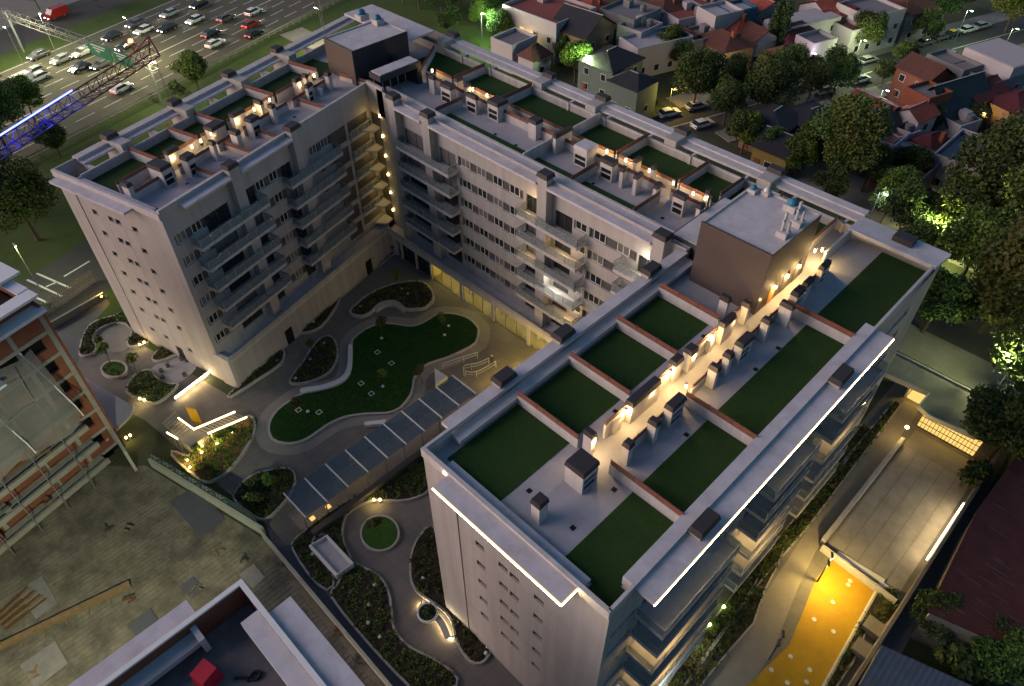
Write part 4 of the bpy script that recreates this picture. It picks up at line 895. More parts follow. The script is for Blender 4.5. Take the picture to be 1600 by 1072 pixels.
wave('banner', (0.010, 0.028, 0.026), (0.05, 0.075, 0.07), 0.9, 'DIAGONAL', 0.8, var=0.6)
mat('h_print', (0.30, 0.34, 0.33), 0.8, 0.1, 2)
P0, P1 = Vector((-60.2, 5.95, 0)), Vector((-45.4, 9.75, 0))
for i in range(8):
    a, b = P0.lerp(P1, i / 8), P0.lerp(P1, (i + 1) / 8)
    ob('banner_panel', MB().bar(a + Vector((0, 0, 2.0)), a.lerp(b, 0.97) + Vector((0, 0, 2.0)), 0.04, 1.4), 'banner', t)
    ob('fence_post', MB().bar(a + Vector((0, 0, 1.2)), a + Vector((0, 0, 2.9)), 0.07), 'frame_dark', t)
    tx = MB(); nrm = Vector((0.25, -0.97, 0)) * 0.03
    for f0, f1, z0_, z1_ in ((.12, .22, 1.6, 2.4), (.22, .34, 2.4, 1.6), (.42, .42, 1.6, 2.4), (.42, .58, 2.4, 2.4), (.42, .56, 2.0, 2.0), (.66, .86, 1.7, 1.7), (.66, .8, 2.3, 2.3)): tx.bar(a.lerp(b, f0) + nrm + Vector((0, 0, z0_)), a.lerp(b, f1 + .01) + nrm + Vector((0, 0, z1_)), 0.02, 0.1)
    if i < 6: ob('banner_print', tx, 'h_print', t)
# curved bench with light under it and the round pot
q = at(669, 962); t = thing('round_pot', 'large round white plant pot with a dark plant on the winding path', 'plant pot', (q.x, q.y, 0))
pot = MB(); pot.tube([(0, 0, 0), (0, 0, 0.35), (0, 0, 0.7)], 0.75, 18, 0.95, cap=False)
ob('pot', ring(pot, [Vector((0.8 * math.cos(a), 0.8 * math.sin(a), 0)) for a in np.linspace(0, 2 * math.pi, 19)[:-1]], 0.17, 0.55, 0.72), 'white_paint', t, local=True)
ob('soil', MB().tube([(0, 0, 0.4), (0, 0, 0.62)], 0.8, 14), 'soil', t, local=True)
ob('plant', leaf_mesh('plant', leaves(rng.normal(size=(160, 3)) * [.28, .28, .2] + [0, 0, 0.85], rng.uniform(.08, .2, 160)), ['leaf_dark']), None, t, local=True, kind='stuff')
arc = smooth([at(x, y) for x, y in ((657, 944), (668, 950), (684, 962), (693, 972), (700, 985), (706, 1001))], 4, False)
o = ob('curved_bench', ring(MB(), arc, 0.55, 0.28, 0.45, False), 'kerb', label='curved concrete bench with light glowing under it', cat='bench')
ob('light_strip', ring(MB(), offset(arc, 0.06), 0.1, 0.05, 0.2, False), 'led', o)
for i in (2, 5, 14, 17): lamp('POINT', arc[i] + Vector((-0.3, -0.3, 0.25)), 8, WARM, 0.15, o)
# ramp rails and wall washers near the front wing
t = thing('ramp_railing', 'pale metal ramp railing near the end of the glass canopy', 'railing', at(740, 580))
for pa in (((1385, 95), (1300, 120), (1170, 165)), ((1455, 130), (1390, 160), (1310, 175), (1300, 205)), ((1500, 150), (1380, 215), (1310, 210))):
    c = smooth(Z4(400, 536, pa), 4, False)
    ob('rail', MB().tube([p + Vector((0, 0, 1.0)) for p in c], 0.035, 6).tube([p + Vector((0, 0, 0.55)) for p in c], 0.025, 6), 'white_paint', t)
    ob('rail_posts', MB().tube([c[0], c[0] + Vector((0, 0, 1))], 0.03, 6).tube([c[-1], c[-1] + Vector((0, 0, 1))], 0.03, 6).tube([c[len(c) // 2], c[len(c) // 2] + Vector((0, 0, 1))], 0.03, 6), 'white_paint', t)
q = Z4(400, 536, [(1120, 190), (1200, 240), (1125, 290)]); ob('wedge_wall', MB().prism([(p.x, p.y) for p in q], 0, 0.9), 'white_paint', label='pale triangular concrete block at the head of the ramp', cat='block')
wall('planter_wall', (-41.4, 36.6), (-41.2, 45.6), 0.9, 0.25, 'wall_trim', 'low pale wall washed by amber lamps beside the front wing')
AML = ['nearest the glass canopy', 'middle of three', 'nearest the lobby']
for x, y in ((766, 586), (802, 562), (836, 536)):
    q = at(x, y, 0.7); q.x = -41.0; o = ob('amber_lamp', MB().dome((0, 0, 0), 0.2, 0.2, 0.2, 8, 3), 'lamp_amber', None, (q.x, q.y, 0.92), label='amber lamp on the low wall beside the front wing, ' + AML.pop(0), cat='lamp', group='amber lamps on the low wall')
    lamp('POINT', (q.x - 0.5, q.y, 1.35), 170, (1.0, 0.66, 0.12), 0.15, o)

# ---------------------------------------------------------------- trees
def tree_meshes(seed, H, cr, ch, trunk_h, n, leaf, mats, lobes=9, r0=0.2, spread=1.0):
    r = np.random.default_rng(seed); C = []; I = []
    L = []
    for i in range(lobes):
        a = r.uniform(0, 2 * math.pi); q = math.sqrt(r.uniform(0, 1)) * cr * 0.62; z = trunk_h + ch * r.uniform(0.22, 0.82); k = 1 - 0.45 * abs((z - trunk_h) / ch - 0.4)
        L.append((q * math.cos(a) * k, q * math.sin(a) * k, z, cr * r.uniform(0.34, 0.56) * k, ch * r.uniform(0.16, 0.27)))
    for x, y, z, lr, lh in L:
        m = n // lobes; d = r.normal(size=(m, 3)); d /= np.linalg.norm(d, axis=1)[:, None]; q = r.uniform(0.45, 1.05, m)[:, None] ** 0.6
        C.append(d * q * [lr, lr, lh] * r.uniform(.85, 1.15, (m, 1)) + [x, y, z]); k = r.integers(0, len(mats)); I += [(k if r.random() < 0.7 else int(r.integers(0, len(mats)))) for _ in range(m)]
    C = np.concatenate(C); v = leaves(C, r.uniform(leaf * .6, leaf * 1.3, len(C)), 0.5)
    cm = leaf_mesh('crown', v, mats, I)
    tb = MB(); bend = r.normal(size=2) * 0.15
    path = [(bend[0] * f * f * 2, bend[1] * f * f * 2, (trunk_h + ch * 0.35) * f) for f in (0, 0.3, 0.65, 1)]
    tb.tube(path, r0, 8, r0 * 0.45)
    for x, y, z, lr, lh in L[:6]: tb.tube([path[2], (x * 0.5, y * 0.5, (path[2][2] + z) / 2), (x, y, z)], r0 * 0.4, 6, r0 * 0.12)
    return cm, tb.mesh('trunk', 'bark', True)
TM = {'big': [tree_meshes(s, 12, 5.0, 9.0, 3.0, 24000, 0.20, m, 20, 0.3) for s, m in ((1, ['leaf', 'leaf_dark']), (2, ['leaf_olive', 'leaf']), (3, ['leaf_dark', 'leaf']))],
      'round': [tree_meshes(s, 7, 3.0, 4.5, 2.2, 11000, 0.155, m, 13, 0.16) for s, m in ((4, ['leaf_bright', 'leaf']), (5, ['leaf', 'leaf_dark']), (6, ['leaf_olive', 'leaf_dark']))],
      'young': [tree_meshes(s, 3.5, 0.85, 1.7, 1.7, 420, 0.13, m, 5, 0.05) for s, m in ((7, ['leaf', 'leaf_bright']), (8, ['leaf', 'leaf_olive']))],
      'conifer': [tree_meshes(9, 12, 2.2, 9.5, 1.5, 9000, 0.2, ['leaf_dark'], 14, 0.2)],
      'shrub': [tree_meshes(s, 1.6, 0.8, 1.3, 0.2, 700, 0.12, m, 5, 0.05) for s, m in ((10, ['leaf', 'leaf_dark']), (11, ['leaf_bright', 'leaf']))]}
def tree(kind, var, x, y, label, s=1.0, z=0.0, group=None, name=None):
    c, t = TM[kind][var % len(TM[kind])]
    o = thing(name or {'young': 'young_tree', 'shrub': 'shrub', 'conifer': 'conifer'}.get(kind, 'street_tree'), label, 'shrub' if kind == 'shrub' else 'tree', (x, y, z), random.uniform(0, 6.28), group)
    o.scale = (s, s, s * random.uniform(0.92, 1.08))
    ob('crown', c, None, o, local=True); ob('trunk', t, None, o, local=True)
    return o
for i, (a, lab) in enumerate((((602, 608), 'young tree on the lawn beside the ramp'), ((598, 530), 'young tree on the lawn just below the kidney-shaped bed'), ((692, 525), 'young tree on the lawn end nearest the lit lobby'), ((470, 655), 'young tree at the left end of the lawn'),
        ((620, 455), 'young tree in the kidney-shaped bed'), ((594, 838), 'young tree in the round bed on the winding path'), ((174, 570), 'young tree in the oval raised bed on the west plaza'), ((215, 585), 'young tree at the edge of the bed beside the lilac patio'),
        ((492, 560), 'young tree in the teardrop bed'), ((660, 600), 'young tree beside the ramp wedge'), ((168, 553), 'slender young tree by the nearer pale patio'))):
    q = at(*a); tree('young', i, q.x, q.y, lab, random.uniform(0.9, 1.15), 0.1)
for i, (x, y, lab, s) in enumerate(((398, 790, 'rounded green shrub at the end of the glass canopy', 1.4), (425, 760, 'leafy shrub in the bed by the banner fence', 1.2), (200, 508, 'bush at the foot of the highway wing gable beside the patio', 1.5), (238, 520, 'bush under the small low windows of the highway gable', 1.5), (300, 540, 'leafy bush at the outer corner of the highway wing', 1.6),
        (615, 395, 'dark bush in the inner corner bed', 1.0), (868, 522, 'dark bush beside the last amber lamp', 1.8), (310, 708, 'bright lamp-lit shrub right below the stairs', 0.9), (365, 680, 'bright lamp-lit shrub near the foot of the stairs', 0.9), (345, 690, 'yellow-green shrub in the middle of the stair bed', 0.8))):
    q = at(x, y); tree('shrub', i, q.x, q.y, lab, s, 0.25)
# someone on foot near the ramp
def person(loc, rz):
    me = bpy.data.meshes.new('person'); J = [(0, 0, .92), (0, 0, 1.15), (0, .01, 1.4), (0, .02, 1.5), (0, .03, 1.66), (.1, 0, .88), (.12, .06, .48), (.12, .02, .07), (.12, .14, .03), (-.1, 0, .88), (-.11, -.06, .48), (-.11, -.14, .08), (-.11, -.03, .03),
         (.2, 0, 1.38), (.26, -.02, 1.1), (.27, .1, .86), (-.2, 0, 1.38), (-.26, .02, 1.1), (-.27, -.05, .86)]
    E = [(0, 1), (1, 2), (2, 3), (3, 4), (0, 5), (5, 6), (6, 7), (7, 8), (0, 9), (9, 10), (10, 11), (11, 12), (2, 13), (13, 14), (14, 15), (2, 16), (16, 17), (17, 18)]
    RR = [.15, .14, .16, .06, .1, .1, .07, .05, .045, .1, .07, .05, .045, .075, .055, .04, .075, .055, .04]
    me.from_pydata(J, E, []); o = ob('person', me, None, None, loc, rz, label='person in dark clothes walking beside the ramp railing', cat='person')
    sk = o.modifiers.new('skin', 'SKIN'); o.modifiers.new('sub', 'SUBSURF').levels = 1
    for i, r in enumerate(RR): me.skin_vertices[0].data[i].radius = (r, r)
    me.skin_vertices[0].data[0].use_root = True
    o.modifiers['sub'].render_levels = 1
    me.materials.append(MATS['frame_dark'])
    ob('hair', MB().dome((0, .02, 1.64), .11, .12, .13, 10, 4), 'white_paint', o, local=True, smooth=True)
q = at(769, 571); person((q.x, q.y, 0), 0.6)
# ================================================================ yard on the street side of the front wing
for nm, pts, z, m in (('yard_paving', [(-9.65, 17), (6.0, 17), (3.2, 79), (-9.65, 79)], 0.003, 'paving'),
                      ('yard_path', [at(1200 + a / 4, 536 + b / 4) for a, b in ((850, 360), (950, 400), (860, 560), (760, 700), (420, 1180), (300, 1300), (200, 1500), (-60, 2150), (-420, 2150), (60, 1450), (290, 1100))], 0.009, 'paving_light')):
    sheet(nm, pts, z, m)
mat('ramp_slab', (0.30, 0.28, 0.25), 0.85, 0.16, 0.9, stain=0.5, stain_c=(0.17, 0.155, 0.14), stain_scale=0.4)
rx0, rx1, ry0, ry1 = -4.9, 2.2, 47.6, 67.5
rp = ob('garage_ramp', MB().poly([(rx0, ry0, 0.02), (rx1, ry0, 0.02), (rx1, ry1, 0.02), (rx0, ry1, 0.02)]), 'paving_light', kind='structure')
for i in range(5):
    x = rx0 + (rx1 - rx0) * (i + 0.12) / 5
    ob('ramp_slab', MB().box(x, ry0 + 0.2, 0.02, x + (rx1 - rx0) / 5 - 0.14, ry1 - 3, 0.05), 'ramp_slab', rp)
wall('ramp_wall', (-5.3, 47.2), (-5.3, 64.5), 1.0, 0.4, 'wall_trim', 'pale low wall along the court side of the garage ramp')
wall('ramp_wall', (-5.1, 46.6), (2.4, 46.2), 0.9, 0.25, 'wall_trim', 'low wall across the foot of the garage ramp')
o = wall('boundary_wall', (2.75, 68), (3.1, 17), 2.3, 0.3, 'rough_concrete', 'long boundary wall between the yard and the red-roofed shed')
a, b = at(1491, 777, 1.6), at(1438, 866, 1.6)
st = ob('light_strip', MB().bar((2.55, a.y, 1.5), (2.55, b.y, 1.5), 0.06, 0.16), 'led', o)
for f in (0.15, 0.5, 0.85): lamp('POINT', (2.2, a.y + (b.y - a.y) * f, 1.5), 22, WARM, 0.25, o)
# gate house with the glowing grid gate
t = thing('gate_house', 'flat-roofed grey gate house with a glowing grid gate at the head of the ramp', 'gate house', (-2, 72, 0))
g = [at(1200 + x / 4, 536 + y / 4, 3.3) for x, y in ((800, 70), (1495, 425), (1455, 500), (1290, 585), (1010, 455), (945, 400), (1010, 320), (900, 270), (720, 190))]
ob('roof', MB().prism([(p.x, p.y) for p in g], 3.0, 3.3), 'rough_concrete', t)
ob('roof_kerb', ring(MB(), ccw([Vector((p.x, p.y, 0)) for p in g]), 0.2, 3.0, 3.55), 'wall_trim', t)
gy = at(1200 + 1100 / 4, 536 + 625 / 4, 0).y
A0_, B0_ = at(1200 + 925 / 4, 536 + 520 / 4), at(1200 + 1275 / 4, 536 + 715 / 4)
ob('frosted_panel', MB().bar(A0_ + Vector((0.03, .1, 1.4)), B0_ + Vector((0.03, .1, 1.4)), 0.03, 2.5), 'pane_lit', t)
gm = MB(); n = 16
for i in range(n + 1):
    q = A0_.lerp(B0_, i / n); gm.bar(q, q + Vector((0, 0, 2.7)), 0.05)
for z in (0.1, 0.95, 1.8, 2.7): gm.bar(A0_ + Vector((0, 0, z)), B0_ + Vector((0, 0, z)), 0.06)
ob('grid_gate', gm, 'frame_dark', t)
d = (B0_ - A0_).normalized(); nn = Vector((-d.y, d.x, 0))
ob('passage_wall', MB().bar(A0_ + nn * 3.5 + Vector((0, 0, 1.45)), B0_ + nn * 3.5 + Vector((0, 0, 1.45)), 0.2, 2.9), 'wall_trim', t)
for f in (0.2, 0.5, 0.8): lamp('POINT', A0_.lerp(B0_, f) - nn * 0.25 + Vector((0, 0, 2.3)), 14, AMBER, 0.12, t)
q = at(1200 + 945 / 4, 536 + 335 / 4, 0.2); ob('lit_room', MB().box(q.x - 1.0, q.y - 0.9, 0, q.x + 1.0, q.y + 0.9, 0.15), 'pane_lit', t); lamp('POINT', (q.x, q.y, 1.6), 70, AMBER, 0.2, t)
for sx, sy in ((-1.2, 0), (0, 1.1)): ob('room_wall', MB().box(q.x + sx - (0.1 if sx else 1.2), q.y + sy - (1.1 if sx else 0.1), 0, q.x + sx + (0.1 if sx else 1.2), q.y + sy + (1.1 if sx else 0.1), 3.0), 'wall_trim', t)
q = at(1417, 668, 2.0); o = thing('globe_lamp', 'glowing globe lamp beside the grid gate', 'lamp', (q.x, q.y, 0))
ob('pole', MB().tube([(0, 0, 0), (0, 0, 2.0)], 0.05, 6), 'frame_dark', o, local=True); ob('globe', MB().dome((0, 0, 2.0), 0.2, 0.2, 0.25, 10, 4), 'lamp_warm', o, local=True); lamp('POINT', (q.x - 0.2, q.y - 0.5, 2.2), 45, AMBER, 0.15, o)
# planting and court
def bedpx(name, l, label, plants, dens=7, **k): return bed(name, [at(x, y) for x, y in l], label, 0.15, 0.3, dens=dens, sm=1, plants=plants, **k)
bedpx('hedge_bed', ((1345, 668), (1358, 673), (1290, 760), (1276, 752)), 'dark sunken planting strip beside the front wing, far part', 'dark plants in the far sunken strip')
bedpx('hedge_bed', ((1281, 757), (1288, 763), (1268, 782), (1258, 777)), 'short dark planting strip beside the front wing', 'dark plants in the short strip', 10)
bedpx('hedge_bed', ((1398, 628), (1405, 634), (1262, 822), (1190, 905), (1110, 1010), (1070, 1072), (1030, 1090), (1085, 1010), (1185, 880)), 'long clipped hedge between yard path and front wing', 'leaves of the long clipped hedge', 10)
bedpx('yard_bed', ((1205, 862), (1225, 850), (1215, 880), (1192, 925), (1175, 975), (1135, 1020), (1090, 1075), (1066, 1080), (1125, 1000), (1180, 915)), 'dark curving bed along the yard path', 'dark plants of the curving yard bed')
bedpx('court_bed', ((1372, 925), (1395, 922), (1407, 948), (1375, 985), (1352, 985), (1330, 1035), (1300, 1080), (1290, 1075), (1330, 1000)), 'leafy bed between yellow court and boundary wall', 'green plants beside the yellow court')
yc = [at(x, y) for x, y in ((1307, 869), (1375, 911), (1283, 1075), (1255, 1120), (1120, 1120), (1190, 1050), (1232, 1009), (1255, 956), (1275, 904))]
crt = sheet('play_court', yc, 0.035, 'yellow_court', t=0.03)
ob('court_edge', MB().bar(at(1307, 866) + Vector((0, 0, .12)), at(1380, 911) + Vector((0, 0, .12)), 0.6, 0.24), 'white_paint', crt); ob('court_edge', MB().bar(at(1381, 913) + Vector((0, 0, .11)), at(1288, 1082) + Vector((0, 0, .11)), 0.8, 0.22), 'white_paint', crt)
for x, y in ((1325, 914), (1328, 908), (1301, 941), (1272, 968), (1302, 987), (1235, 1026), (1265, 1047), (1230, 1067), (1260, 1066), (1205, 1047)):
    p = at(x, y); ob('court_dot', MB().tube([(p.x, p.y, 0.03), (p.x, p.y, 0.06)], 0.2, 10), 'white_paint', crt)
def court_lamp(x, y, rz, on):
    p = at(x, y); o = thing('court_lamp', 'twin-armed lamp post lighting the yellow court' if on else 'unlit twin-armed lamp post at the near edge of the yellow court', 'lamp post', (p.x, p.y, 0), rz)
    ob('pole', MB().tube([(0, 0, 0), (0, 0, 4.2)], 0.07, 8), 'frame_dark', o, local=True)
    for s in (-1, 1):
        h = ob('lamp_head', MB().box(s * 0.15 - 0.1, -0.75 if s < 0 else 0.1, 4.1, s * 0.15 + 0.1, -0.1 if s < 0 else 0.75, 4.22), 'frame_dark', o, local=True)
        if on: ob('lens', MB().box(s * 0.15 - 0.08, -0.7 if s < 0 else 0.15, 4.06, s * 0.15 + 0.08, -0.15 if s < 0 else 0.7, 4.095), 'lamp_amber', h, local=True)
    if on: lamp('POINT', (p.x + 0.5, p.y + 0.1, 3.2), 750, (1.0, 0.68, 0.20), 0.2, o)
court_lamp(1277, 909, 0.5, True); court_lamp(1202, 1030, 0.5, False)
for x, y in ((1362, 985), (1345, 1020)):
    p = at(x, y); ob('concrete_cabinet', MB().box(p.x - 0.8, p.y - 0.7, 0, p.x + 0.8, p.y + 0.7, 0.9), 'rough_concrete', label='pale concrete cabinet by the boundary wall, ' + ('nearer the ramp' if x > 1350 else 'nearer the blue roof'), cat='cabinet')
for i, (x, y) in enumerate(((1131, 948), (1109, 976))):
    p = at(x, y, 0.4); o = ob('green_spot', MB().dome((0, 0, 0), 0.14, 0.14, 0.14, 8, 3), 'lamp_green', None, p, label='small green spot light in the hedge, ' + ('farther one' if i == 0 else 'nearer one'), cat='spot light'); lamp('POINT', p + Vector((0.2, -0.2, 0.5)), 4, LIME, 0.1, o)
for i, (x, y) in enumerate(((1084, 1003), (1031, 1067))):
    p = at(x, y, 1.5); o = ob('patio_lamp', MB().dome((0, 0, 0), 0.16, 0.16, 0.16, 8, 3), 'lamp_warm', None, p, label='bright wall lamp on a ground-floor patio, ' + ('farther one' if i == 0 else 'nearer one'), cat='lamp'); lamp('POINT', p + Vector((0.3, 0, 0.3)), 45, (1.0, 0.95, 0.7), 0.15, o)
# shed and blue roof beyond the wall
wave('rust_roof', (0.13, 0.034, 0.026), (0.08, 0.022, 0.018), 1.1, 'Y', 0.7, var=0.5)
wave('blue_metal', (0.11, 0.13, 0.17), (0.085, 0.10, 0.135), 0.7, 'X', 0.6)
q = [at(x, y, 4.8) for x, y in ((1640, 640), (1525, 800), (1450, 955), (1700, 1065))]
t = thing('red_shed', 'large shed with a rusty red corrugated roof beyond the boundary wall', 'shed', (q[2].x, q[2].y, 0))
ob('wall', MB().prism([(p.x + 0.2, p.y) for p in q], 0, 4.6), 'rough_concrete', t); ob('roof', MB().prism([(p.x, p.y) for p in q], 4.6, 4.8), 'rust_roof', t)
mat('rust_streak', (0.15, 0.085, 0.075), 0.8, 0.2, 2)
for i in range(16):
    f, h = random.uniform(0.05, 0.9), random.uniform(0.1, 0.9); p = q[1].lerp(q[2], f).lerp(q[0].lerp(q[3], f), h * 0.6)
    ob('roof_sheet', MB().box(p.x, p.y, 4.81, p.x + random.uniform(0.8, 1.9), p.y + 0.07, 4.83), 'rust_streak', t)
q = [at(x, y, 3.5) for x, y in ((1378, 1008), (1560, 1090), (1500, 1200), (1310, 1130))]
t = thing('blue_roof_shed', 'low shed with a dull blue metal roof at the bottom right', 'shed', (q[0].x, q[0].y, 0)); ob('wall', MB().prism([(p.x, p.y) for p in q], 0, 3.3), 'rough_concrete', t); ob('roof', MB().prism([(p.x, p.y) for p in q], 3.3, 3.5), 'blue_metal', t)
q = [at(x, y, 2.5) for x, y in ((1462, 965), (1480, 958), (1600, 1010), (1600, 1050))]
ob('lean_to_roof', MB().prism([(p.x, p.y) for p in q], 2.3, 2.5), 'blue_metal', label='pale blue lean-to roof below the rusty red shed', cat='roof')

# ================================================================ building site at lower left
mat('site_slab', (0.175, 0.155, 0.105), 0.95, 0.48, 0.55, stain=1.0, stain_c=(0.05, 0.046, 0.038), stain_scale=0.3, bump=0.5)
ss = sheet('site_slab', [(-61, 5.2), (-44.5, 9.3), (-10, 9.0), (-10, -40), (-90, -40), (-72, -6)], 0.006, 'site_slab')
mat('timber', (0.20, 0.13, 0.06), 0.9, 0.3, 3); mat('rust', (0.12, 0.06, 0.03), 0.9, 0.3, 5); mat('rebar', (0.15, 0.13, 0.085), 0.9, 0.3, 4)
rb = MB()                                                   # reinforcing mesh laid on the slab
for i in range(108): x = -64 + i * 0.5; rb.box(x - 0.009, -16, 0.03, x + 0.009, min(8.6, (x + 60) * .25 + 4.6), 0.055)
for i in range(50): y = -16 + i * 0.5; rb.box(-66 if y < 4 else -44 - (9 - y) * 3, y - 0.009, 0.056, -12, y + 0.009, 0.07)
ob('rebar_mesh', rb, 'rebar', kind='stuff', label='rusty reinforcing mesh laid over the site slab', cat='rebar')
p, q = at(-30, 1025, 0.3), at(203, 912, 0.3)
ob('long_beam', MB().bar(p, q, 0.45, 0.5), 'timber', label='long brown beam lying across the building site', cat='beam')
for i in range(5):
    f = 0.25 + 0.15 * i; v = p.lerp(q, f); ob('beam_peg', MB().bar((v.x, v.y, 0.06), (v.x + 0.9, v.y - 0.3, 0.06), 0.1), 'timber', label='short timber peg sticking out beside the long brown beam', cat='peg', group='pegs along the long beam')
for i in range(7):
    a, b = at(-10 + i * 3, 965 + i * 3, 0.2), at(42 + i * 5, 916 + i * 3, 0.2); ob('timber_plank', MB().bar((a.x, a.y, 0.12 + 0.1 * (i % 2)), (b.x, b.y, 0.12 + 0.1 * (i % 2)), 0.2, 0.1), 'timber' if i % 2 else 'rust', label='loose timber plank in the pile at the left edge of the site', cat='plank', group='planks in the site timber pile')
for i, (x, y) in enumerate(((205, 830), (226, 852), (380, 876), (383, 882), (200, 940), (150, 990), (305, 925), (275, 845), (172, 826), (195, 830), (52, 1055), (105, 1055), (440, 880), (452, 905), (530, 985), (548, 1015), (560, 1035), (300, 880), (340, 862), (120, 870))[::2]):
    p = at(x, y); mb = MB()
    for j in range(4):
        a = random.uniform(0, 6.28); L = random.uniform(0.3, 0.8); mb.bar((p.x + random.uniform(-.4, .4), p.y + random.uniform(-.4, .4), 0.1 + 0.08 * j), (p.x + L * math.cos(a), p.y + L * math.sin(a), 0.12 + 0.08 * j), random.uniform(0.06, 0.22), 0.08)
    ob('scrap_heap', mb, random.choice(['rust', 'timber', 'rough_concrete', 'frame_dark']), label='small heap of scrap offcuts lying on the building site', cat='scrap', group='scrap heaps on the site')
for i, (x, y, w, d) in enumerate(((395, 902, 2.2, 1.6), (228, 980, 2.6, 2.2), (300, 920, 2.0, 1.4), (70, 1040, 3, 3), (60, 935, 4, 2.2), (310, 800, 6, 3))):
    p = at(x, y); sheet('slab_patch', [(p.x - w / 2, p.y - d / 2), (p.x + w / 2, p.y - d / 2 + .2), (p.x + w / 2 - .2, p.y + d / 2), (p.x - w / 2, p.y + d / 2)], 0.1 + 0.004 * i, 'paving_blue' if i in (1, 2, 5) else 'rough_concrete')
wave('brick', (0.21, 0.078, 0.042), (0.14, 0.052, 0.03), 5.0, 'Z', 0.9, var=0.35, bump=0.3)
mat('site_concrete', (0.24, 0.235, 0.195), 0.9, 0.16, 1.2, stain=0.5, stain_c=(0.17, 0.17, 0.14), stain_scale=0.5)
# --- unfinished block at the left edge
lo = aw(-2.7, -12.7); FLB = Face(lo.x, lo.y, AR + math.pi / 2)
LB = thing('unfinished_block', 'unfinished brick and concrete apartment block at the left edge', 'building', (lo.x, lo.y, 0))
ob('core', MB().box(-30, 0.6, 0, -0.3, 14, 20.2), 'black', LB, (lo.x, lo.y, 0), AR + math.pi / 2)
def lp(name, mb, m): return ob(name, mb, m, LB, (lo.x, lo.y, 0), AR + math.pi / 2)
for k in range(7):
    z = 1.5 + 2.75 * k
    lp('floor_beam', MB().box(-30, -0.02, z - 0.4, 0, 0.58, z), 'site_concrete')
    if k < 7:
        zt_ = min(2.35, 20.05 - z)
        for a, b in ((-0.45, 0.0), (-3.6, -3.2), (-7.2, -6.8), (-13, -12.6), (-19, -18.6)): lp('column', MB().box(a, 0.0, z, b, 0.5, z + zt_), 'site_concrete')
        for a, b in ((-3.2, -0.45), (-6.8, -3.6), (-12.6, -7.2), (-18.6, -13)):
            lp('brick_infill', MB().box(a, 0.05, z, b, 0.35, z + (0.95 if k < 6 else zt_)), 'brick')
        lp('brick_pier', MB().box(-1.15, 0.055, z + 0.95, -0.45, 0.345, z + zt_ - .01), 'brick'); lp('brick_pier', MB().box(-6.8, 0.055, z + 0.95, -6.2, 0.345, z + zt_ - .01), 'brick')
        lp('brick_pier', MB().box(-14.6, 0.055, z + 0.95, -13.0, 0.345, z + zt_ - .01), 'brick')
    if k in (0, 1, 2, 3):
        s = lp('balcony_slab', MB().box(-28, -1.5, z - 0.25, -2.4, -0.025, z + 0.02), 'site_concrete')
        ob('balcony_edge', MB().box(-28, -1.55, z - 0.3, -2.35, -1.25, z + 0.3), 'site_concrete', s, (lo.x, lo.y, 0), AR + math.pi / 2)
        lp('brick_fin', MB().box(-15.4, -1.2, z + 0.02, -13.6, -0.03, z + 1.5), 'brick')
lp('end_wall', MB().box(0.003, 0.0, 0, 0.25, 14, 20.6), 'brick')
lp('roof_slab', MB().box(-30, -0.6, 20.05, 0.3, 0.9, 20.4), 'white_paint'); lp('roof_parapet', MB().box(-30, 0.95, 20.4, 0.3, 1.25, 21.5), 'brick'); lp('roof_parapet', MB().box(-0.1, 1.25, 20.2, 0.3, 14, 21.6), 'brick')
lp('parapet_cap', MB().box(-30, -0.2, 21.5, 0.5, 1.3, 21.75), 'white_paint'); lp('parapet_cap', MB().box(-0.5, 1.3, 21.6, 0.55, 14, 21.8), 'white_paint'); lp('roof_deck', MB().box(-30, 2.5, 20.2, -4, 14, 20.3), 'panel_dark')
lp('roof_canopy', MB().box(-2.2, 3.4, 22.0, 1.4, 14, 22.25), 'white_paint'); lp('site_canopy', MB().box(-30, -1.6, 16.7, -6, -0.1, 16.95), 'white_paint')
nv = []; NX, NZ = 26, 16; f = []
for i in range(NX + 1):
    for j in range(NZ + 1):
        s = -24 + 21.5 * i / NX; z = 17.6 - 7.6 * j / NZ - 1.4 * math.sin(math.pi * (i % 9) / 9) * (j / NZ); nv.append((s, -0.5 - 2.0 * math.sin(1.3 * j / NZ) - 0.35 * math.sin(i * 1.1), z))
for i in range(NX):
    for j in range(NZ): a = i * (NZ + 1) + j; f.append((a, a + NZ + 1, a + NZ + 2, a + 1))
mb = MB(); mb.v, mb.f, mb.m = nv, f, [0] * len(f); o = ob('safety_netting', mb, 'netting', None, (lo.x, lo.y, 0), AR + math.pi / 2, label='grey safety netting draped over the unfinished block', cat='netting', smooth=True)
rope = MB()
for s in (-3.4, -8.5, -14): rope.tube([(s, -0.3, 17.8), (s + .4, -1.4, 14.5), (s + 0.8, -2.6, 11.0), (s + 0.9, -2.7, 9.6)], 0.06, 5)
ob('net_rope', rope, 'white_paint', o, (lo.x, lo.y, 0), AR + math.pi / 2)
sc = thing('scaffold', 'grey tube scaffold with boards standing against the unfinished block', 'scaffold', (lo.x, lo.y, 0))
def sp(name, mb, m): return ob(name, mb, m, sc, (lo.x, lo.y, 0), AR + math.pi / 2)
for i in range(8):
    s = -26 + i * 3.0; sp('standard', MB().bar((s, -1.75, 0), (s, -1.75, 17.5), 0.07), 'steel')
for j in range(6):
    z = 2.6 + j * 2.75; sp('ledger', MB().bar((-26, -1.75, z), (-5, -1.75, z), 0.06), 'steel'); sp('brace', MB().bar((-26 + 3 * j, -1.78, z - 2.6), (-23 + 3 * j, -1.78, z), 0.05), 'steel')
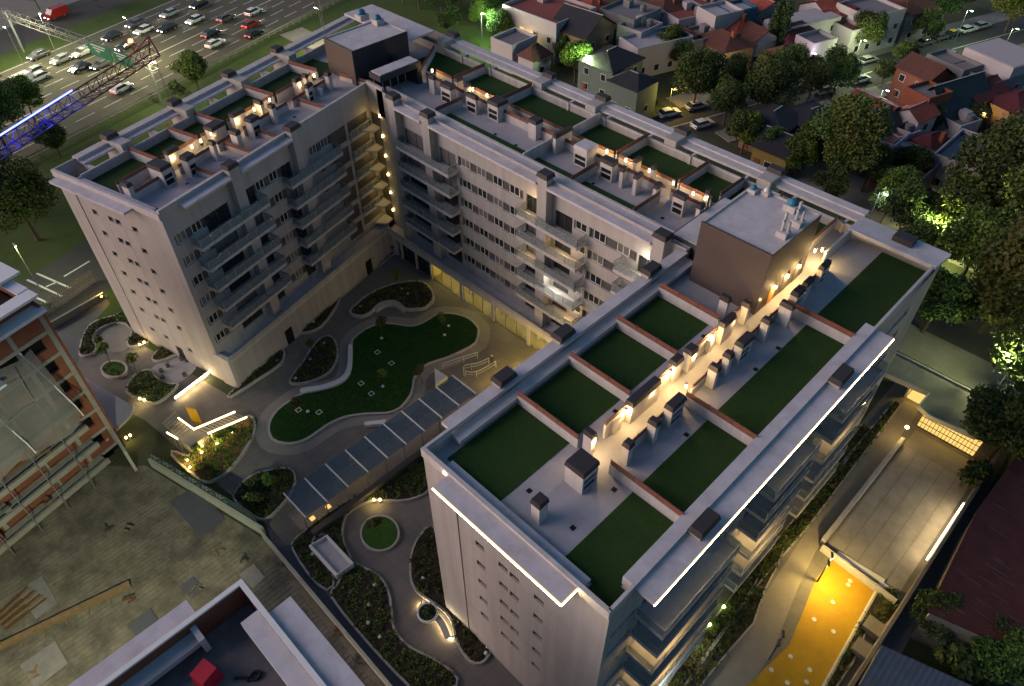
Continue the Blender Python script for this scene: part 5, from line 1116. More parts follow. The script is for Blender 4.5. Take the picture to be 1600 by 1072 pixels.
for i, (s, k) in enumerate(((-9, 0), (-12, 1), (-19, 2), (-21, 0), (-6.5, 2), (-17, 1))):
    z = 1.5 + 2.75 * k + 0.03; p = lo + Vector((math.cos(AR + math.pi / 2) * s, math.sin(AR + math.pi / 2) * s, 0)) + Vector((AX.x, AX.y, 0)) * 0.6
    mb = MB()
    for j in range(5): mb.box(random.uniform(-.6, .3), random.uniform(-.4, .2), 0.1 * j, random.uniform(.4, .8), random.uniform(.25, .4), 0.1 * j + .1)
    ob('rubble_pile', mb, random.choice(['rough_concrete', 'timber', 'brick']), None, (p.x, p.y, z), AR, label='offcut pile on the unfinished block, ' + ('lowest slab near the corner', 'second slab, middle', 'third slab, far left', 'lowest slab, far left', 'third slab near the corner', 'second slab, left')[i], cat='rubble')
q = [at(x, y, 2.6) for x, y in ((123, 584), (207, 634), (203, 650), (165, 688))]
ob('site_entrance_roof', MB().prism([(p.x, p.y) for p in q], 2.3, 2.6), 'deck', label='flat lilac concrete roof beside the unfinished block', cat='roof')
wall('site_corner_wall', (-66.5, 4.6), (-61.0, 4.2), 3.4, 0.3, 'wall_green', 'grey wall at the foot of the unfinished block beside the stairs')
# --- twin block at the bottom edge
DB = thing('brick_parapet_block', 'unfinished block at the bottom edge with brick parapet and lilac roof ledges', 'building', (-18, -10, 0))
ob('wall', MB().box(-26.4, -40, 0, -9.7, 3.5, 21.6), 'brick', DB); mat('dirty_deck', (0.13, 0.12, 0.125), 0.8, 0.25, 1.0, stain=0.7, stain_c=(0.07, 0.06, 0.06), stain_scale=0.4)
ob('roof_deck', MB().box(-26.1, -40, 21.6, -9.9, 3.2, 21.75), 'dirty_deck', DB)
for a in ((-26.4, 3.25, -9.7, 3.5), (-26.4, -40, -26.15, 3.25)): ob('parapet', MB().box(a[0], a[1], 21.6, a[2], a[3], 23.75), 'brick', DB)
for a in ((-26.43, 3.22, -9.7, 3.53), (-26.43, -40, -26.12, 3.219)): ob('parapet_cap', MB().box(a[0], a[1], 23.75, a[2], a[3], 23.9), 'white_paint', DB)
ob('canopy_slab', MB().box(-23.6, 3.53, 23.35, -9.5, 5.0, 23.6), 'roof_white', DB); ob('roof_ledge', MB().box(-24.2, 2.1, 22.9, -9.7, 3.215, 23.65), 'roof_white', DB)
ob('canopy_slab', MB().box(-27.7, -40, 23.35, -26.43, 0.6, 23.62), 'roof_white', DB); ob('roof_ledge', MB().box(-26.12, -40, 22.6, -25.2, 0.2, 23.0), 'deck', DB)
ob('parapet_pier', MB().box(-26.12, -0.1, 22.0, -25.0, 0.25, 23.4), 'wall_trim', DB)
mat('red_plastic', (0.42, 0.02, 0.035), 0.45, 0.1, 3)
p = at(327, 1062, 21.75); o = thing('red_crate', 'red plastic tub standing on the dark roof at the bottom edge', 'tub', (p.x, p.y, 21.75), 0.25)
ob('body', MB().hexa([(-.6, -.6, 0), (.6, -.6, 0), (.6, .6, 0), (-.6, .6, 0), (-.48, -.48, 1.1), (.48, -.48, 1.1), (.48, .48, 1.1), (-.48, .48, 1.1)]), 'red_plastic', o, local=True); ob('rim', MB().box(-.52, -.52, 1.1, .52, .52, 1.18), 'red_plastic', o, local=True)
p = at(390, 1060, 21.8); ob('black_hose', MB().tube(smooth([(p.x - .6, p.y - .6), (p.x - .1, p.y - .1), (p.x + .35, p.y + .2), (p.x + .2, p.y + .6), (p.x - .1, p.y + .35), (p.x + .1, p.y - .2)], 4, False), 0.09, 6), 'black', None, (0, 0, 21.85), label='black hose looped on the dark roof at the bottom edge', cat='hose')
# site flood light (greenish light over the slab)
o = thing('flood_light', 'site flood light fixed to the block at the bottom edge', 'flood light', (-27.8, -10, 20.6))
ob('bracket', MB().box(0.0, -.06, -.06, 1.35, .06, .06), 'steel', o, local=True); ob('head', MB().box(-.3, -.5, -.2, 0.0, .5, .35), 'frame_dark', o, local=True)
lamp('SPOT', (-28.3, -10, 20.7), 11500, (1.0, 1.0, 0.70), 0.4, o, 76, (-55, -6, 0), 0.5)

# ================================================================ highway
HO, HR = Vector((-134.6, 21.8)), R(16)
def hw(u, v, z=0.0): return Vector((HO.x + u * math.cos(HR) - v * math.sin(HR), HO.y + u * math.sin(HR) + v * math.cos(HR), z))
def hrect(u0, u1, v0=-90, v1=140): return [hw(u0, v0), hw(u1, v0), hw(u1, v1), hw(u0, v1)]
sheet('verge', hrect(-1.2, 60, -60, 140), -0.004, 'verge')
sheet('highway', hrect(-36.5, -1.2), 0.0, 'highway_asphalt'); sheet('far_verge', hrect(-44, -36.5), 0.004, 'verge'); sheet('service_road', hrect(-56, -44), 0.008, 'asphalt'); sheet('far_ground', hrect(-140, -56), -0.002, 'sidewalk')
mk = ob('highway_markings', MB().poly([hw(-2.0, -90, .006), hw(-1.8, -90, .006), hw(-1.8, 140, .006), hw(-2.0, 140, .006)]).poly([hw(-15.6, -90, .006), hw(-15.35, -90, .006), hw(-15.35, 140, .006), hw(-15.6, 140, .006)]).poly([hw(-36.0, -90, .006), hw(-35.8, -90, .006), hw(-35.8, 140, .006), hw(-36.0, 140, .006)]), 'marking', kind='structure')
ds = MB().poly([(-0.09, 0, 0), (0.09, 0, 0), (0.09, 4.2, 0), (-0.09, 4.2, 0)]).mesh('lane_dash', 'marking')
for u in (-5.3, -8.7, -12.1, -19.2, -22.7, -26.2, -29.7, -32.9):
    for i in range(24):
        p = hw(u, -15 + i * 6.2 + (u * 1.7) % 5, 0.006); ob('lane_dash', ds, None, mk, p, HR)
t = thing('guard_rail', 'pale guard rail fence along the near edge of the highway', 'guard rail', hw(0, 30))
rp_ = MB()
for i in range(75): p = hw(-0.3, -40 + i * 2.0); rp_.box(p.x - 0.05, p.y - 0.05, 0, p.x + 0.05, p.y + 0.05, 1.1)
ob('posts', rp_, 'rough_concrete', t, kind='stuff'); ob('rail', MB().bar(hw(-0.3, -40, .95), hw(-0.3, 110, .95), 0.08, 0.3).bar(hw(-0.3, -40, .45), hw(-0.3, 110, .45), 0.06, 0.12), 'rough_concrete', t)
# near road with white bars beside the highway wing gable
sheet('side_road', [at(x, y) for x, y in ((-60, 500), (0, 452), (60, 425), (150, 365), (230, 310), (260, 360), (175, 450), (110, 490), (40, 540), (-40, 600))], 0.006, 'asphalt')
for pa in (((28, 452), (74, 473)), ((42, 437), (97, 463)), ((57, 427), (110, 450)), ((100, 432), (140, 408)), ((72, 448), (90, 440))):
    a, b = at(*pa[0], 0.011), at(*pa[1], 0.011); ob('road_bar', MB().bar(a, b, 0.28, 0.004), 'marking', mk)
# spiked fence along that road
t = thing('palisade_fence', 'pale palisade fence between the side road and the west plaza', 'fence', at(120, 480))
a, b = at(66, 498), at(150, 440); n = 34
for i in range(n + 1):
    p = a.lerp(b, i / n); ob('pale', MB().box(p.x - 0.04, p.y - 0.04, 0, p.x + 0.04, p.y + 0.04, 2.0), 'rough_concrete', t)
ob('rail', MB().bar(a + Vector((0, 0, .5)), b + Vector((0, 0, .5)), 0.06).bar(a + Vector((0, 0, 1.6)), b + Vector((0, 0, 1.6)), 0.06), 'rough_concrete', t)
q = at(158, 463, 0.6); o = ob('amber_lamp', MB().dome((0, 0, 0), 0.2, 0.2, 0.2, 8, 3), 'lamp_amber', None, q, label='amber lamp at the foot of the highway wing beside the palisade fence', cat='lamp'); lamp('POINT', q + Vector((0, 0, 1.0)), 60, AMBER, 0.2, o)
sheet('plaza_drive', [at(x, y) for x, y in ((75, 515), (140, 478), (165, 460), (172, 475), (150, 500), (130, 540), (110, 600), (90, 560))], 0.012, 'paving_blue')
wall('plaza_wall', at(78, 516), at(165, 466), 1.0, 0.25, 'rough_concrete', 'low wall under the palisade fence by the west plaza')

# cars
mat('tyre', (0.012, 0.012, 0.012), 0.8, 0); mat('rim', (0.3, 0.3, 0.32), 0.4, 0, metal=.7)
CC = {'white': (0.62, 0.62, 0.60), 'silver': (0.32, 0.34, 0.35), 'black': (0.012, 0.012, 0.015), 'grey': (0.09, 0.095, 0.1), 'red': (0.30, 0.015, 0.012), 'yellow': (0.55, 0.36, 0.01)}
for k_, c_ in CC.items(): mat('car_' + k_, c_, 0.25, 0.03, 1, spec=0.6)
glow('car_head', (1.0, 0.97, 0.85), 9.0); glow('car_tail', (1.0, 0.04, 0.02), 3.0); mat('lens_off', (0.4, 0.4, 0.38), 0.2, 0); mat('tail_off', (0.15, 0.01, 0.01), 0.2, 0)
def car_body(van=False):
    mb = MB(); L, W = (5.2, 1.0) if van else (4.3, 0.88)
    prof = [(-L / 2, .35), (-L / 2, .78), (-L / 2 + .12, .92), (L / 2 - 1.15, .95), (L / 2 - .12, .78), (L / 2, .6), (L / 2, .35)] if not van else [(-L / 2, .35), (-L / 2, 2.0), (-L / 2 + .15, 2.15), (L / 2 - 1.5, 2.15), (L / 2 - .7, 1.2), (L / 2, 1.0), (L / 2, .35)]
    n = len(prof); i0 = len(mb.v)
    for s, k in ((-1, 1.0), (1, 1.0)): mb.v += [(x, s * W * (1.0 if .4 < z < .9 else .94), z) for x, z in prof]
    for i in range(n): j = (i + 1) % n; mb.f.append((i0 + i, i0 + j, i0 + n + j, i0 + n + i)); mb.m.append(0)
    mb.f += [tuple(range(i0, i0 + n)), tuple(range(i0 + 2 * n - 1, i0 + n - 1, -1))]; mb.m += [0, 0]
    if not van: mb.hexa([(-1.35, -.66, 1.38), (.35, -.66, 1.38), (.35, .66, 1.38), (-1.35, .66, 1.38), (-1.2, -.58, 1.45), (.2, -.58, 1.45), (.2, .58, 1.45), (-1.2, .58, 1.45)])
    return mb
CBM = {k_: car_body().mesh('body', 'car_' + k_) for k_ in CC}; CBV = {k_: car_body(True).mesh('body', 'car_' + k_) for k_ in CC}
cabin = MB().hexa([(-1.95, -.8, .93), (1.05, -.8, .94), (1.05, .8, .94), (-1.95, .8, .93), (-1.4, -.66, 1.38), (.4, -.66, 1.38), (.4, .66, 1.38), (-1.4, .66, 1.38)]).mesh('glazing', 'pane_dark')
vglz = MB().hexa([(1.05, -.93, 1.35), (1.87, -.93, 1.24), (1.87, .93, 1.24), (1.05, .93, 1.35), (1.05, -.9, 2.16), (1.16, -.9, 2.1), (1.16, .9, 2.1), (1.05, .9, 2.16)]).mesh('glazing', 'pane_dark')
wheel = MB().tube([(0, -.1, 0), (0, .1, 0)], .32, 12).mesh('wheel', 'tyre'); rimm = MB().tube([(0, -.11, 0), (0, .11, 0)], .19, 8).mesh('rim', 'rim')
hl = {1: MB().box(0, -.16, -.07, .05, .16, .07).mesh('headlight', 'car_head'), 0: MB().box(0, -.16, -.07, .05, .16, .07).mesh('headlight', 'lens_off')}
tl = {1: MB().box(-.05, -.14, -.08, 0, .14, .08).mesh('tail_light', 'car_tail'), 0: MB().box(-.05, -.14, -.08, 0, .14, .08).mesh('tail_light', 'tail_off')}
def car(p, rz, col, label, on=1, van=False, group='cars on the highway', taxi=False):
    o = thing('van' if van else 'car', label, 'van' if van else 'car', (p.x, p.y, p.z), rz, group)
    ob('body', (CBV if van else CBM)[col], None, o, local=True); ob('glazing', vglz if van else cabin, None, o, local=True); L = 2.6 if van else 2.15
    for x in (-1.3, 1.3):
        for y in (-.8, .8): w_ = ob('wheel', wheel, None, o, (x, y, .32), local=True); ob('rim', rimm, None, w_, local=True)
    for y in (-.6, .6): ob('headlight', hl[on], None, o, (L, y, .62), local=True); ob('tail_light', tl[on], None, o, (-L, y, .72), local=True)
    if taxi: ob('roof_panel', MB().box(-1.2, -.58, 1.455, .2, .58, 1.48), 'car_yellow', o, local=True)
    if on: lamp('SPOT', Vector((p.x, p.y, .65)) + Vector((math.cos(rz), math.sin(rz), 0)) * (L + .1), 60, (1, .95, .8), .1, o, 70, Vector((p.x, p.y, 0)) + Vector((math.cos(rz), math.sin(rz), 0)) * 12)
    return o
UPV, DNV = HR + math.pi / 2, HR - math.pi / 2
far = [(55, 116, 'silver', 'silver hatchback behind the white van in the far lanes'), (98, 97, 'silver', 'silver saloon below the gantry, its lamps lit'), (131, 86, 'white', 'white car hidden partly by the green road signs'), (127, 110, 'black', 'black car just below the green road signs'), (177, 61, 'black', 'black car left of the red crane light'),
       (213, 41, 'grey', 'dark grey car in the outermost lane above the red crane light'), (226, 51, 'white', 'white car just above the red crane light'), (198, 77, 'black', 'black car right beside the gantry truss'), (266, 25, 'silver', 'silver car in the outermost far lane'), (263, 48, 'black', 'black car with bright headlights in the middle of the far lanes'),
       (306, 35, 'white', 'white car in the inner far lane near the median line'), (160, 105, 'grey', 'grey car under the right-hand road sign')]
for x, y, c_, lab in far: car(at(x, y), DNV + random.uniform(-.03, .03), c_, lab)
car(at(312, 11), DNV, 'black', 'black taxi with a yellow roof at the top edge of the highway', taxi=True)
car(at(33, 135), DNV, 'white', 'white van in the far lanes at the left edge', van=True); car(at(62, 125), DNV, 'white', 'white car beside the white van')
for x, y, c_, lab in ((337, 72, 'white', 'white car in the near lanes above the dark bush'), (331, 57, 'black', 'black car with red tail lights in the near lanes'), (354, 32, 'grey', 'grey car with red tail lights next to the median'), (393, 42, 'red', 'red car with lit tail lights at the near lanes'), (397, 22, 'white', 'white car in the near lanes farthest up the highway'), (192, 142, 'white', 'white car passing beneath the gantry in the near lanes'), (398, 57, 'black', 'black car nearest the guard rail')):
    car(at(x, y), UPV + random.uniform(-.03, .03), c_, lab)
car(at(90, 27), DNV, 'red', 'red van on the service road', van=True, group='cars on the service road'); car(at(62, 90), DNV, 'grey', 'dark car on the service road below the gantry end', group='cars on the service road')
# sign gantry
t = thing('sign_gantry', 'grey lattice gantry spanning the highway with two green road signs', 'gantry', at(255, 165))
a, b = at(255, 165), at(38, 82); a.z = b.z = 0
ob('post', MB().tube([a, a + Vector((0, 0, 8.4))], 0.22, 8), 'steel', t); ob('post', MB().tube([b, b + Vector((0, 0, 8.4))], 0.22, 8), 'steel', t)
d = (b - a).normalized(); s_ = Vector((-d.y, d.x, 0)) * 0.6; tr = MB(); n = 30
ch = [(s_, 7.2), (-s_, 7.2), (s_, 8.6), (-s_, 8.6)]
A_, B_ = a - d * 1.5, b + d * 3
for o_, z in ch: tr.bar(A_ + o_ + Vector((0, 0, z)), B_ + o_ + Vector((0, 0, z)), 0.12)
for i in range(n):
    p, q = A_.lerp(B_, i / n), A_.lerp(B_, (i + 1) / n)
    for o_ in (s_, -s_): tr.bar(p + o_ + Vector((0, 0, 7.2 if i % 2 else 8.6)), q + o_ + Vector((0, 0, 8.6 if i % 2 else 7.2)), 0.07)
    for z in (7.2, 8.6): tr.bar(p + s_ + Vector((0, 0, z)), p - s_ + Vector((0, 0, z)), 0.06)
mat('gantry_grey', (0.16, 0.16, 0.165), 0.6, 0.1, 2)
ob('truss', tr, 'gantry_grey', t)
mat('sign_green', (0.0, 0.16, 0.07), 0.5, 0.04, 2)
for x0, x1, yc_ in ((124, 158, 82), (166, 195, 92)):
    p, q = at(x0, 70 if x0 < 150 else 82, 8.6), at(x1, 83 if x0 < 150 else 92, 8.6); fa = max(0, min(1, (p - A_).dot(d) / (B_ - A_).dot(d))); fb = (q - A_).dot(d) / (B_ - A_).dot(d)
    P0_, P1_ = A_.lerp(B_, fa), A_.lerp(B_, fb); so_ = -s_ * 1.25 if (-s_).dot(Vector((1, 0, 0))) > 0 else s_ * 1.25
    o = ob('road_sign', MB().bar(P0_ + so_ + Vector((0, 0, 7.6)), P1_ + so_ + Vector((0, 0, 7.6)), 0.08, 2.6), 'sign_green', t)
    tx = MB()
    for z, f0, f1 in ((8.45, .15, .8), (7.95, .22, .72), (7.45, .3, .5)): tx.bar(P0_.lerp(P1_, f0) + so_ * 1.08 + Vector((0, 0, z)), P0_.lerp(P1_, f1) + so_ * 1.08 + Vector((0, 0, z)), 0.02, 0.2)
    m_ = P0_.lerp(P1_, .4) + so_ * 1.08; tx.bar(m_ + Vector((0, 0, 7.2)), m_ + Vector((0, 0, 6.6)), 0.02, 0.02); tx.bar(m_ + Vector((0, 0, 6.9)), m_ + d * .3 + Vector((0, 0, 7.1)), 0.06)
    ob('lettering', tx, 'white_paint', o)
# tower crane jib with blue lights
mat('crane_red', (0.12, 0.055, 0.06), 0.6, 0.15, 2); mat('crane_blue', (0.04, 0.03, 0.20), 0.5, 0.1, 2)
t = thing('tower_crane', 'red lattice crane jib with a blue light line reaching over the highway verge', 'crane', (-52, -22, 0))
p, q = at(0, 243, 33), at(242, 86, 33); d = (q - p).normalized(); p0 = p - d * 34; s_ = Vector((-d.y, d.x, 0)) * 0.6; n = 44
def seg(i): return p0.lerp(q, i / n)
for nm, i0, i1, m_ in (('jib_near', 0, 37, 'crane_blue'), ('jib_far', 37, n, 'crane_red')):
    i0, i1 = (0, 35) if nm == 'jib_near' else (35, n)
    tr = MB(); A_, B_ = seg(i0), seg(i1)
    for o_ in (s_, -s_, Vector((0, 0, 1.25))): tr.bar(A_ + o_, B_ + o_, 0.1)
    for i in range(i0, i1):
        a, b = seg(i), seg(i + 1)
        for o_ in (s_, -s_): tr.bar(a + o_, a.lerp(b, .5) + Vector((0, 0, 1.25)), 0.05); tr.bar(a.lerp(b, .5) + Vector((0, 0, 1.25)), b + o_, 0.05)
        tr.bar(a + s_, a - s_, 0.06); tr.bar(a + s_, b - s_, 0.05)
    ob('jib_section', tr, m_, t)
ob('light_line', MB().bar(seg(0) + Vector((0, 0, 1.36)), seg(35) + Vector((0, 0, 1.36)), 0.1), 'led_blue', t)
for i in (26, 29, 32, 35): lamp('POINT', seg(i) + Vector((0, 0, 0.5)), 22, (.1, .12, 1), .2, t)
e = seg(n); ob('jib_end_frame', MB().bar(e + s_, e + Vector((0, 0, 1.9)), 0.12).bar(e - s_, e + Vector((0, 0, 1.9)), 0.12).bar(seg(n - 2) + Vector((0, 0, 1.25)), e + Vector((0, 0, 1.9)), 0.1), 'crane_red', t)
ob('warning_light', MB().dome((seg(n - 2) + Vector((0, 0, 2.3))), 0.25, 0.25, 0.3, 8, 3), 'lamp_red', t); lamp('POINT', seg(n - 2) + Vector((0, 0, 2.9)), 40, (1, .05, .02), .2, t); ob('light_mast', MB().bar(seg(n - 2) + Vector((0, 0, 1.2)), seg(n - 2) + Vector((0, 0, 2.3)), 0.08), 'crane_red', t)
ms = MB()
for sx, sy in ((-.8, -.8), (.8, -.8), (.8, .8), (-.8, .8)): ms.bar((p0.x + sx, p0.y + sy, 0), (p0.x + sx, p0.y + sy, 38), 0.18)
for i in range(19):
    for k_ in range(4):
        c0 = [(-.8, -.8), (.8, -.8), (.8, .8), (-.8, .8)][k_]; c1 = [(-.8, -.8), (.8, -.8), (.8, .8), (-.8, .8)][(k_ + 1) % 4]; ms.bar((p0.x + c0[0], p0.y + c0[1], i * 2), (p0.x + c1[0], p0.y + c1[1], i * 2 + 2), 0.09)
ob('mast', ms, 'crane_red', t)
# ================================================================ streets and neighbours
SO, SR = Vector((-63.0, 109.5)), R(-18)
def sw(u, v, z=0.0): return Vector((SO.x + u * math.cos(SR) - v * math.sin(SR), SO.y + u * math.sin(SR) + v * math.cos(SR), z))
sheet('neighbour_ground', [(-150, 66), (60, 66), (60, 300), (-150, 300)], -0.012, 'ground')
sheet('street', [sw(-5, -14), sw(5, -14), sw(5, 150), sw(-5, 150)], 0.002, 'asphalt')
for nm, u0, u1 in (('pavement_far', -9.5, -5), ('pavement_near', 5, 9)):
    ob(nm, MB().prism([(v.x, v.y) for v in (sw(u0, 0), sw(u1, 0), sw(u1, 150), sw(u0, 150))], -0.02, 0.12), 'sidewalk', kind='structure')
sheet('back_street', [(-140, 84), (30, 84), (30, 94), (-140, 94)], 0.002, 'asphalt'); ob('back_pavement', MB().box(-150, 78, -0.02, 30, 83.8, 0.12), 'sidewalk', kind='structure')
sheet('street_verge', [(4, 78.5), (30, 74), (30, 83), (-9, 83), (-9, 80)], 0.01, 'verge')
sm_ = ob('street_line', MB().poly([sw(-.08, -10, .008), sw(.08, -10, .008), sw(.08, 150, .008), sw(-.08, 150, .008)]), 'marking', kind='structure')
ob('back_pavement', MB().box(-45, 100, -0.02, 30, 112, 0.1), 'sidewalk', kind='structure')
wave('tile_red', (0.30, 0.065, 0.04), (0.20, 0.045, 0.03), 2.2, 'X', 0.8, var=0.35); wave('tile_brown', (0.109, 0.044, 0.031), (0.075, 0.031, 0.022), 2.2, 'X', 0.8, var=0.35)
wave('tile_maroon', (0.095, 0.020, 0.024), (0.068, 0.016, 0.019), 2.2, 'X', 0.8, var=0.3); wave('slate', (0.024, 0.024, 0.031), (0.018, 0.018, 0.023), 2.5, 'X', 0.7, var=0.3); wave('teal_tile', (0.012, 0.031, 0.037), (0.010, 0.023, 0.029), 2.2, 'X', 0.7, var=0.3)
mat('h_white', (0.347, 0.322, 0.335), 0.85, 0.06, 0.8, stain=0.35, stain_c=(0.33, 0.30, 0.30), stain_scale=0.4); mat('h_grey', (0.167, 0.161, 0.167), 0.9, 0.1, 1, stain=0.4, stain_c=(0.16, 0.15, 0.15))
mat('h_green', (0.099, 0.136, 0.118), 0.8, 0.06, 1, stain=0.2, stain_c=(0.11, 0.14, 0.12)); mat('h_brick', (0.186, 0.062, 0.034), 0.9, 0.15, 3); mat('h_magenta', (0.136, 0.031, 0.081), 0.8, 0.08, 1); mat('h_tan', (0.211, 0.136, 0.087), 0.8, 0.1, 1)
mat('h_blue', (0.019, 0.093, 0.149), 0.7, 0.06, 1); mat('deck_red', (0.211, 0.062, 0.050), 0.8, 0.15, 1.2, stain=0.4, stain_c=(0.2, 0.08, 0.07)); mat('h_yellow', (0.223, 0.161, 0.043), 0.8, 0.1, 1); mat('solar', (0.015, 0.02, 0.05), 0.3, 0.1, 1)
def house(x, y, w, d, h, rz, roof, wall_m, roof_m, label, zr=None, ridge='x', rise=1.8, lit=0, pitch_over=0.35, chimney=False, tank_=False, parap=True):
    """px centre of the roof at eave height h; w along local x, d along local y"""
    c = at(x, y, h); o = thing('house', label, 'house', (c.x, c.y, 0), rz, 'houses of the neighbourhood')
    L = dict(local=True); ob('wall', MB().box(-w / 2, -d / 2, 0, w / 2, d / 2, h), wall_m, o, **L)
    if roof == 'flat':
        r = ob('roof', MB().box(-w / 2 + .25, -d / 2 + .25, h, w / 2 - .25, d / 2 - .25, h + .06), roof_m, o, **L)
        if parap:
            for a in ((-w / 2, -d / 2, w / 2, -d / 2 + .25), (-w / 2, d / 2 - .25, w / 2, d / 2), (-w / 2, -d / 2 + .25, -w / 2 + .25, d / 2 - .25), (w / 2 - .25, -d / 2 + .25, w / 2, d / 2 - .25)): ob('parapet', MB().box(a[0], a[1], h, a[2], a[3], h + .7), wall_m, r, **L)
    else:
        e = pitch_over; W, D = w / 2 + e, d / 2 + e; mb = MB()
        if roof == 'gable':
            if ridge == 'x': R0, R1 = (-W, 0, h + rise), (W, 0, h + rise)
            else: R0, R1 = (0, -D, h + rise), (0, D, h + rise)
        else:
            k_ = min(W, D) * .8
            if W > D: R0, R1 = (-W + k_, 0, h + rise), (W - k_, 0, h + rise); ridge = 'x'
            else: R0, R1 = (0, -D + k_, h + rise), (0, D - k_, h + rise); ridge = 'y'
        a, b, c_, d_ = (-W, -D, h - .12), (W, -D, h - .12), (W, D, h - .12), (-W, D, h - .12); t_ = Vector((0, 0, .16))
        for fs in (([a, b, R1, R0], [c_, d_, R0, R1]) if ridge == 'x' else ([b, c_, R1, R0], [d_, a, R0, R1])):
            mb.poly([tuple(Vector(v) + t_) for v in fs]); mb.poly([tuple(v) for v in fs])
            q = [tuple(Vector(v) + t_) for v in fs]; mb.poly([fs[0], fs[1], q[1], q[0]])
        if roof == 'hip':
            for fs in (([b, c_, R1], [d_, a, R0]) if ridge == 'x' else ([a, b, R0], [c_, d_, R1])): mb.poly([tuple(Vector(v) + t_) for v in fs])
        r = ob('roof', mb, roof_m, o, **L)
        if roof == 'gable':
            for q_ in (-1, 1):
                sx, sy = q_ * w / 2, q_ * d / 2
                ob('gable_wall', MB().poly([(sx, -d / 2, h), (sx, d / 2, h), (sx, 0, h + rise * .95)] if ridge == 'x' else [(-w / 2, sy, h), (w / 2, sy, h), (0, sy, h + rise * .95)]), wall_m, o, **L)
        if chimney: ob('chimney', MB().box(w * .2, -.35, h, w * .2 + .7, .35, h + rise + .9), 'h_brick', r, **L)
        ob('ridge_cap', MB().bar(Vector(R0) + Vector((0, 0, .2)), Vector(R1) + Vector((0, 0, .2)), .18, .1), 'h_white' if roof_m in ('tile_red', 'teal_tile', 'slate') else roof_m, r, **L)
    # windows and a door on the two sides that face the camera
    fl = max(1, int(h / 3))
    for f in range(fl):
        z = 1.0 + f * 2.9
        for side in ('y', 'x'):
            n = max(1, int((w if side == 'y' else d) / 3.2))
            for i in range(n):
                s = (-(w if side == 'y' else d) / 2) + (i + .5) * (w if side == 'y' else d) / n; is_lit = lit and random.random() < lit
                fr = MB().box(-.6, -.06, 0, .6, 0, 1.25)
                fo = ob('window', fr, 'frame_white', o, (s, -d / 2 - .005, z) if side == 'y' else (w / 2 + .005, s, z), 0 if side == 'y' else math.pi / 2, local=True)
                ob('pane', MB().box(-.52, -.075, .07, .52, -.055, 1.18), 'pane_lit' if is_lit else 'pane_dark', fo, local=True)
    ob('door', MB().box(-w * .32 - .5, -d / 2 - .08, 0, -w * .32 + .5, -d / 2 - .004, 2.1), 'fence_brown', o, **L)
    if tank_:
        ob('water_tank', MB().tube([(w * .2, d * .2, h + .06), (w * .2, d * .2, h + 1.4)], .6, 12), 'h_grey', o, **L); ob('roof_box', MB().box(-w * .3, d * .1, h + .06, -w * .3 + 1.6, d * .1 + 1.4, h + 1.5), wall_m, o, **L)
    return o
S = SR
house(858, 14, 15, 12, 7.5, 0, 'flat', 'h_white', 'deck_red', 'large white house with a red roof deck at the top edge', lit=.2, tank_=True)
house(910, 40, 9, 9.5, 6.5, 0.05, 'gable', 'h_tan', 'slate', 'tall house with a steep dark slate roof behind the lamp-lit tree', ridge='x', rise=3.0)
house(955, 92, 8, 9, 6.0, 0, 'hip', 'h_green', 'slate', 'grey-green corner house with a dark hipped roof', rise=1.8)
o = house(990, 125, 6.5, 6.0, 5.8, 0, 'hip', 'h_green', 'slate', 'grey-green corner bay with balcony and shutter by the street', rise=1.3)
house(1025, 62, 6.5, 13, 5.5, S, 'flat', 'h_white', 'h_white', 'long low white house with bare white roof beside the corner house')
house(985, 18, 9, 9, 7, 0, 'flat', 'h_grey', 'h_grey', 'grey flat-roofed house with roof tanks at the top edge', tank_=True); house(1000, 42, 6, 7, 6, 0, 'flat', 'h_white', 'h_grey', 'small white house between grey house and long white house', tank_=True)
house(1125, 18, 6, 7, 8, S, 'flat', 'h_white', 'h_white', 'white cube house at the top edge', lit=.2); house(1150, 14, 5, 7, 7.5, S, 'flat', 'h_blue', 'h_white', 'bright blue house next to the white cube house')
house(1132, 64, 9, 7.5, 5, S, 'hip', 'h_tan', 'tile_brown', 'house with a brown hipped tile roof across the street', lit=.15, chimney=True)
house(1150, 38, 8, 7, 5.5, S, 'hip', 'h_white', 'tile_red', 'house with an orange-red tile roof and a chimney', chimney=True); house(1180, 55, 6, 7, 5, S, 'gable', 'h_white', 'tile_brown', 'small gabled brown house beside the orange-red roof')
house(1095, 55, 6, 8, 5, S, 'flat', 'h_grey', 'h_grey', 'grey house with lumber-grey roof left of the brown hipped roof', tank_=True); house(1070, 20, 8, 9, 6, S, 'flat', 'h_white', 'deck_red', 'white house with red deck near the top edge middle', tank_=True)
house(1255, 28, 6, 15, 6.5, S, 'flat', 'h_white', 'h_white', 'very long white blank house at the top', parap=False); house(1297, 10, 8, 9, 6, S, 'gable', 'h_white', 'tile_red', 'white house with red gable roof at the top edge', ridge='y')
house(1240, 50, 6, 8, 5, S, 'hip', 'h_magenta', 'tile_maroon', 'magenta house with a maroon roof', lit=.2); house(1275, 62, 5, 6, 5.5, S, 'flat', 'h_white', 'h_grey', 'white two-storey house with glass front by the street', lit=.3); house(1225, 85, 6, 6, 4, S, 'hip', 'h_yellow', 'tile_brown', 'low yellow house behind the dark street tree', lit=.3)
house(1360, 14, 9, 10, 7, S, 'flat', 'h_white', 'h_grey', 'white house with a grey roof beyond the street'); house(1328, 42, 6, 5, 5, S, 'flat', 'h_white', 'h_brick', 'white house with dark brown terrace beyond the street'); house(1420, 8, 8, 9, 6, S, 'hip', 'h_grey', 'tile_brown', 'brown-roofed house at the top edge near the far street')
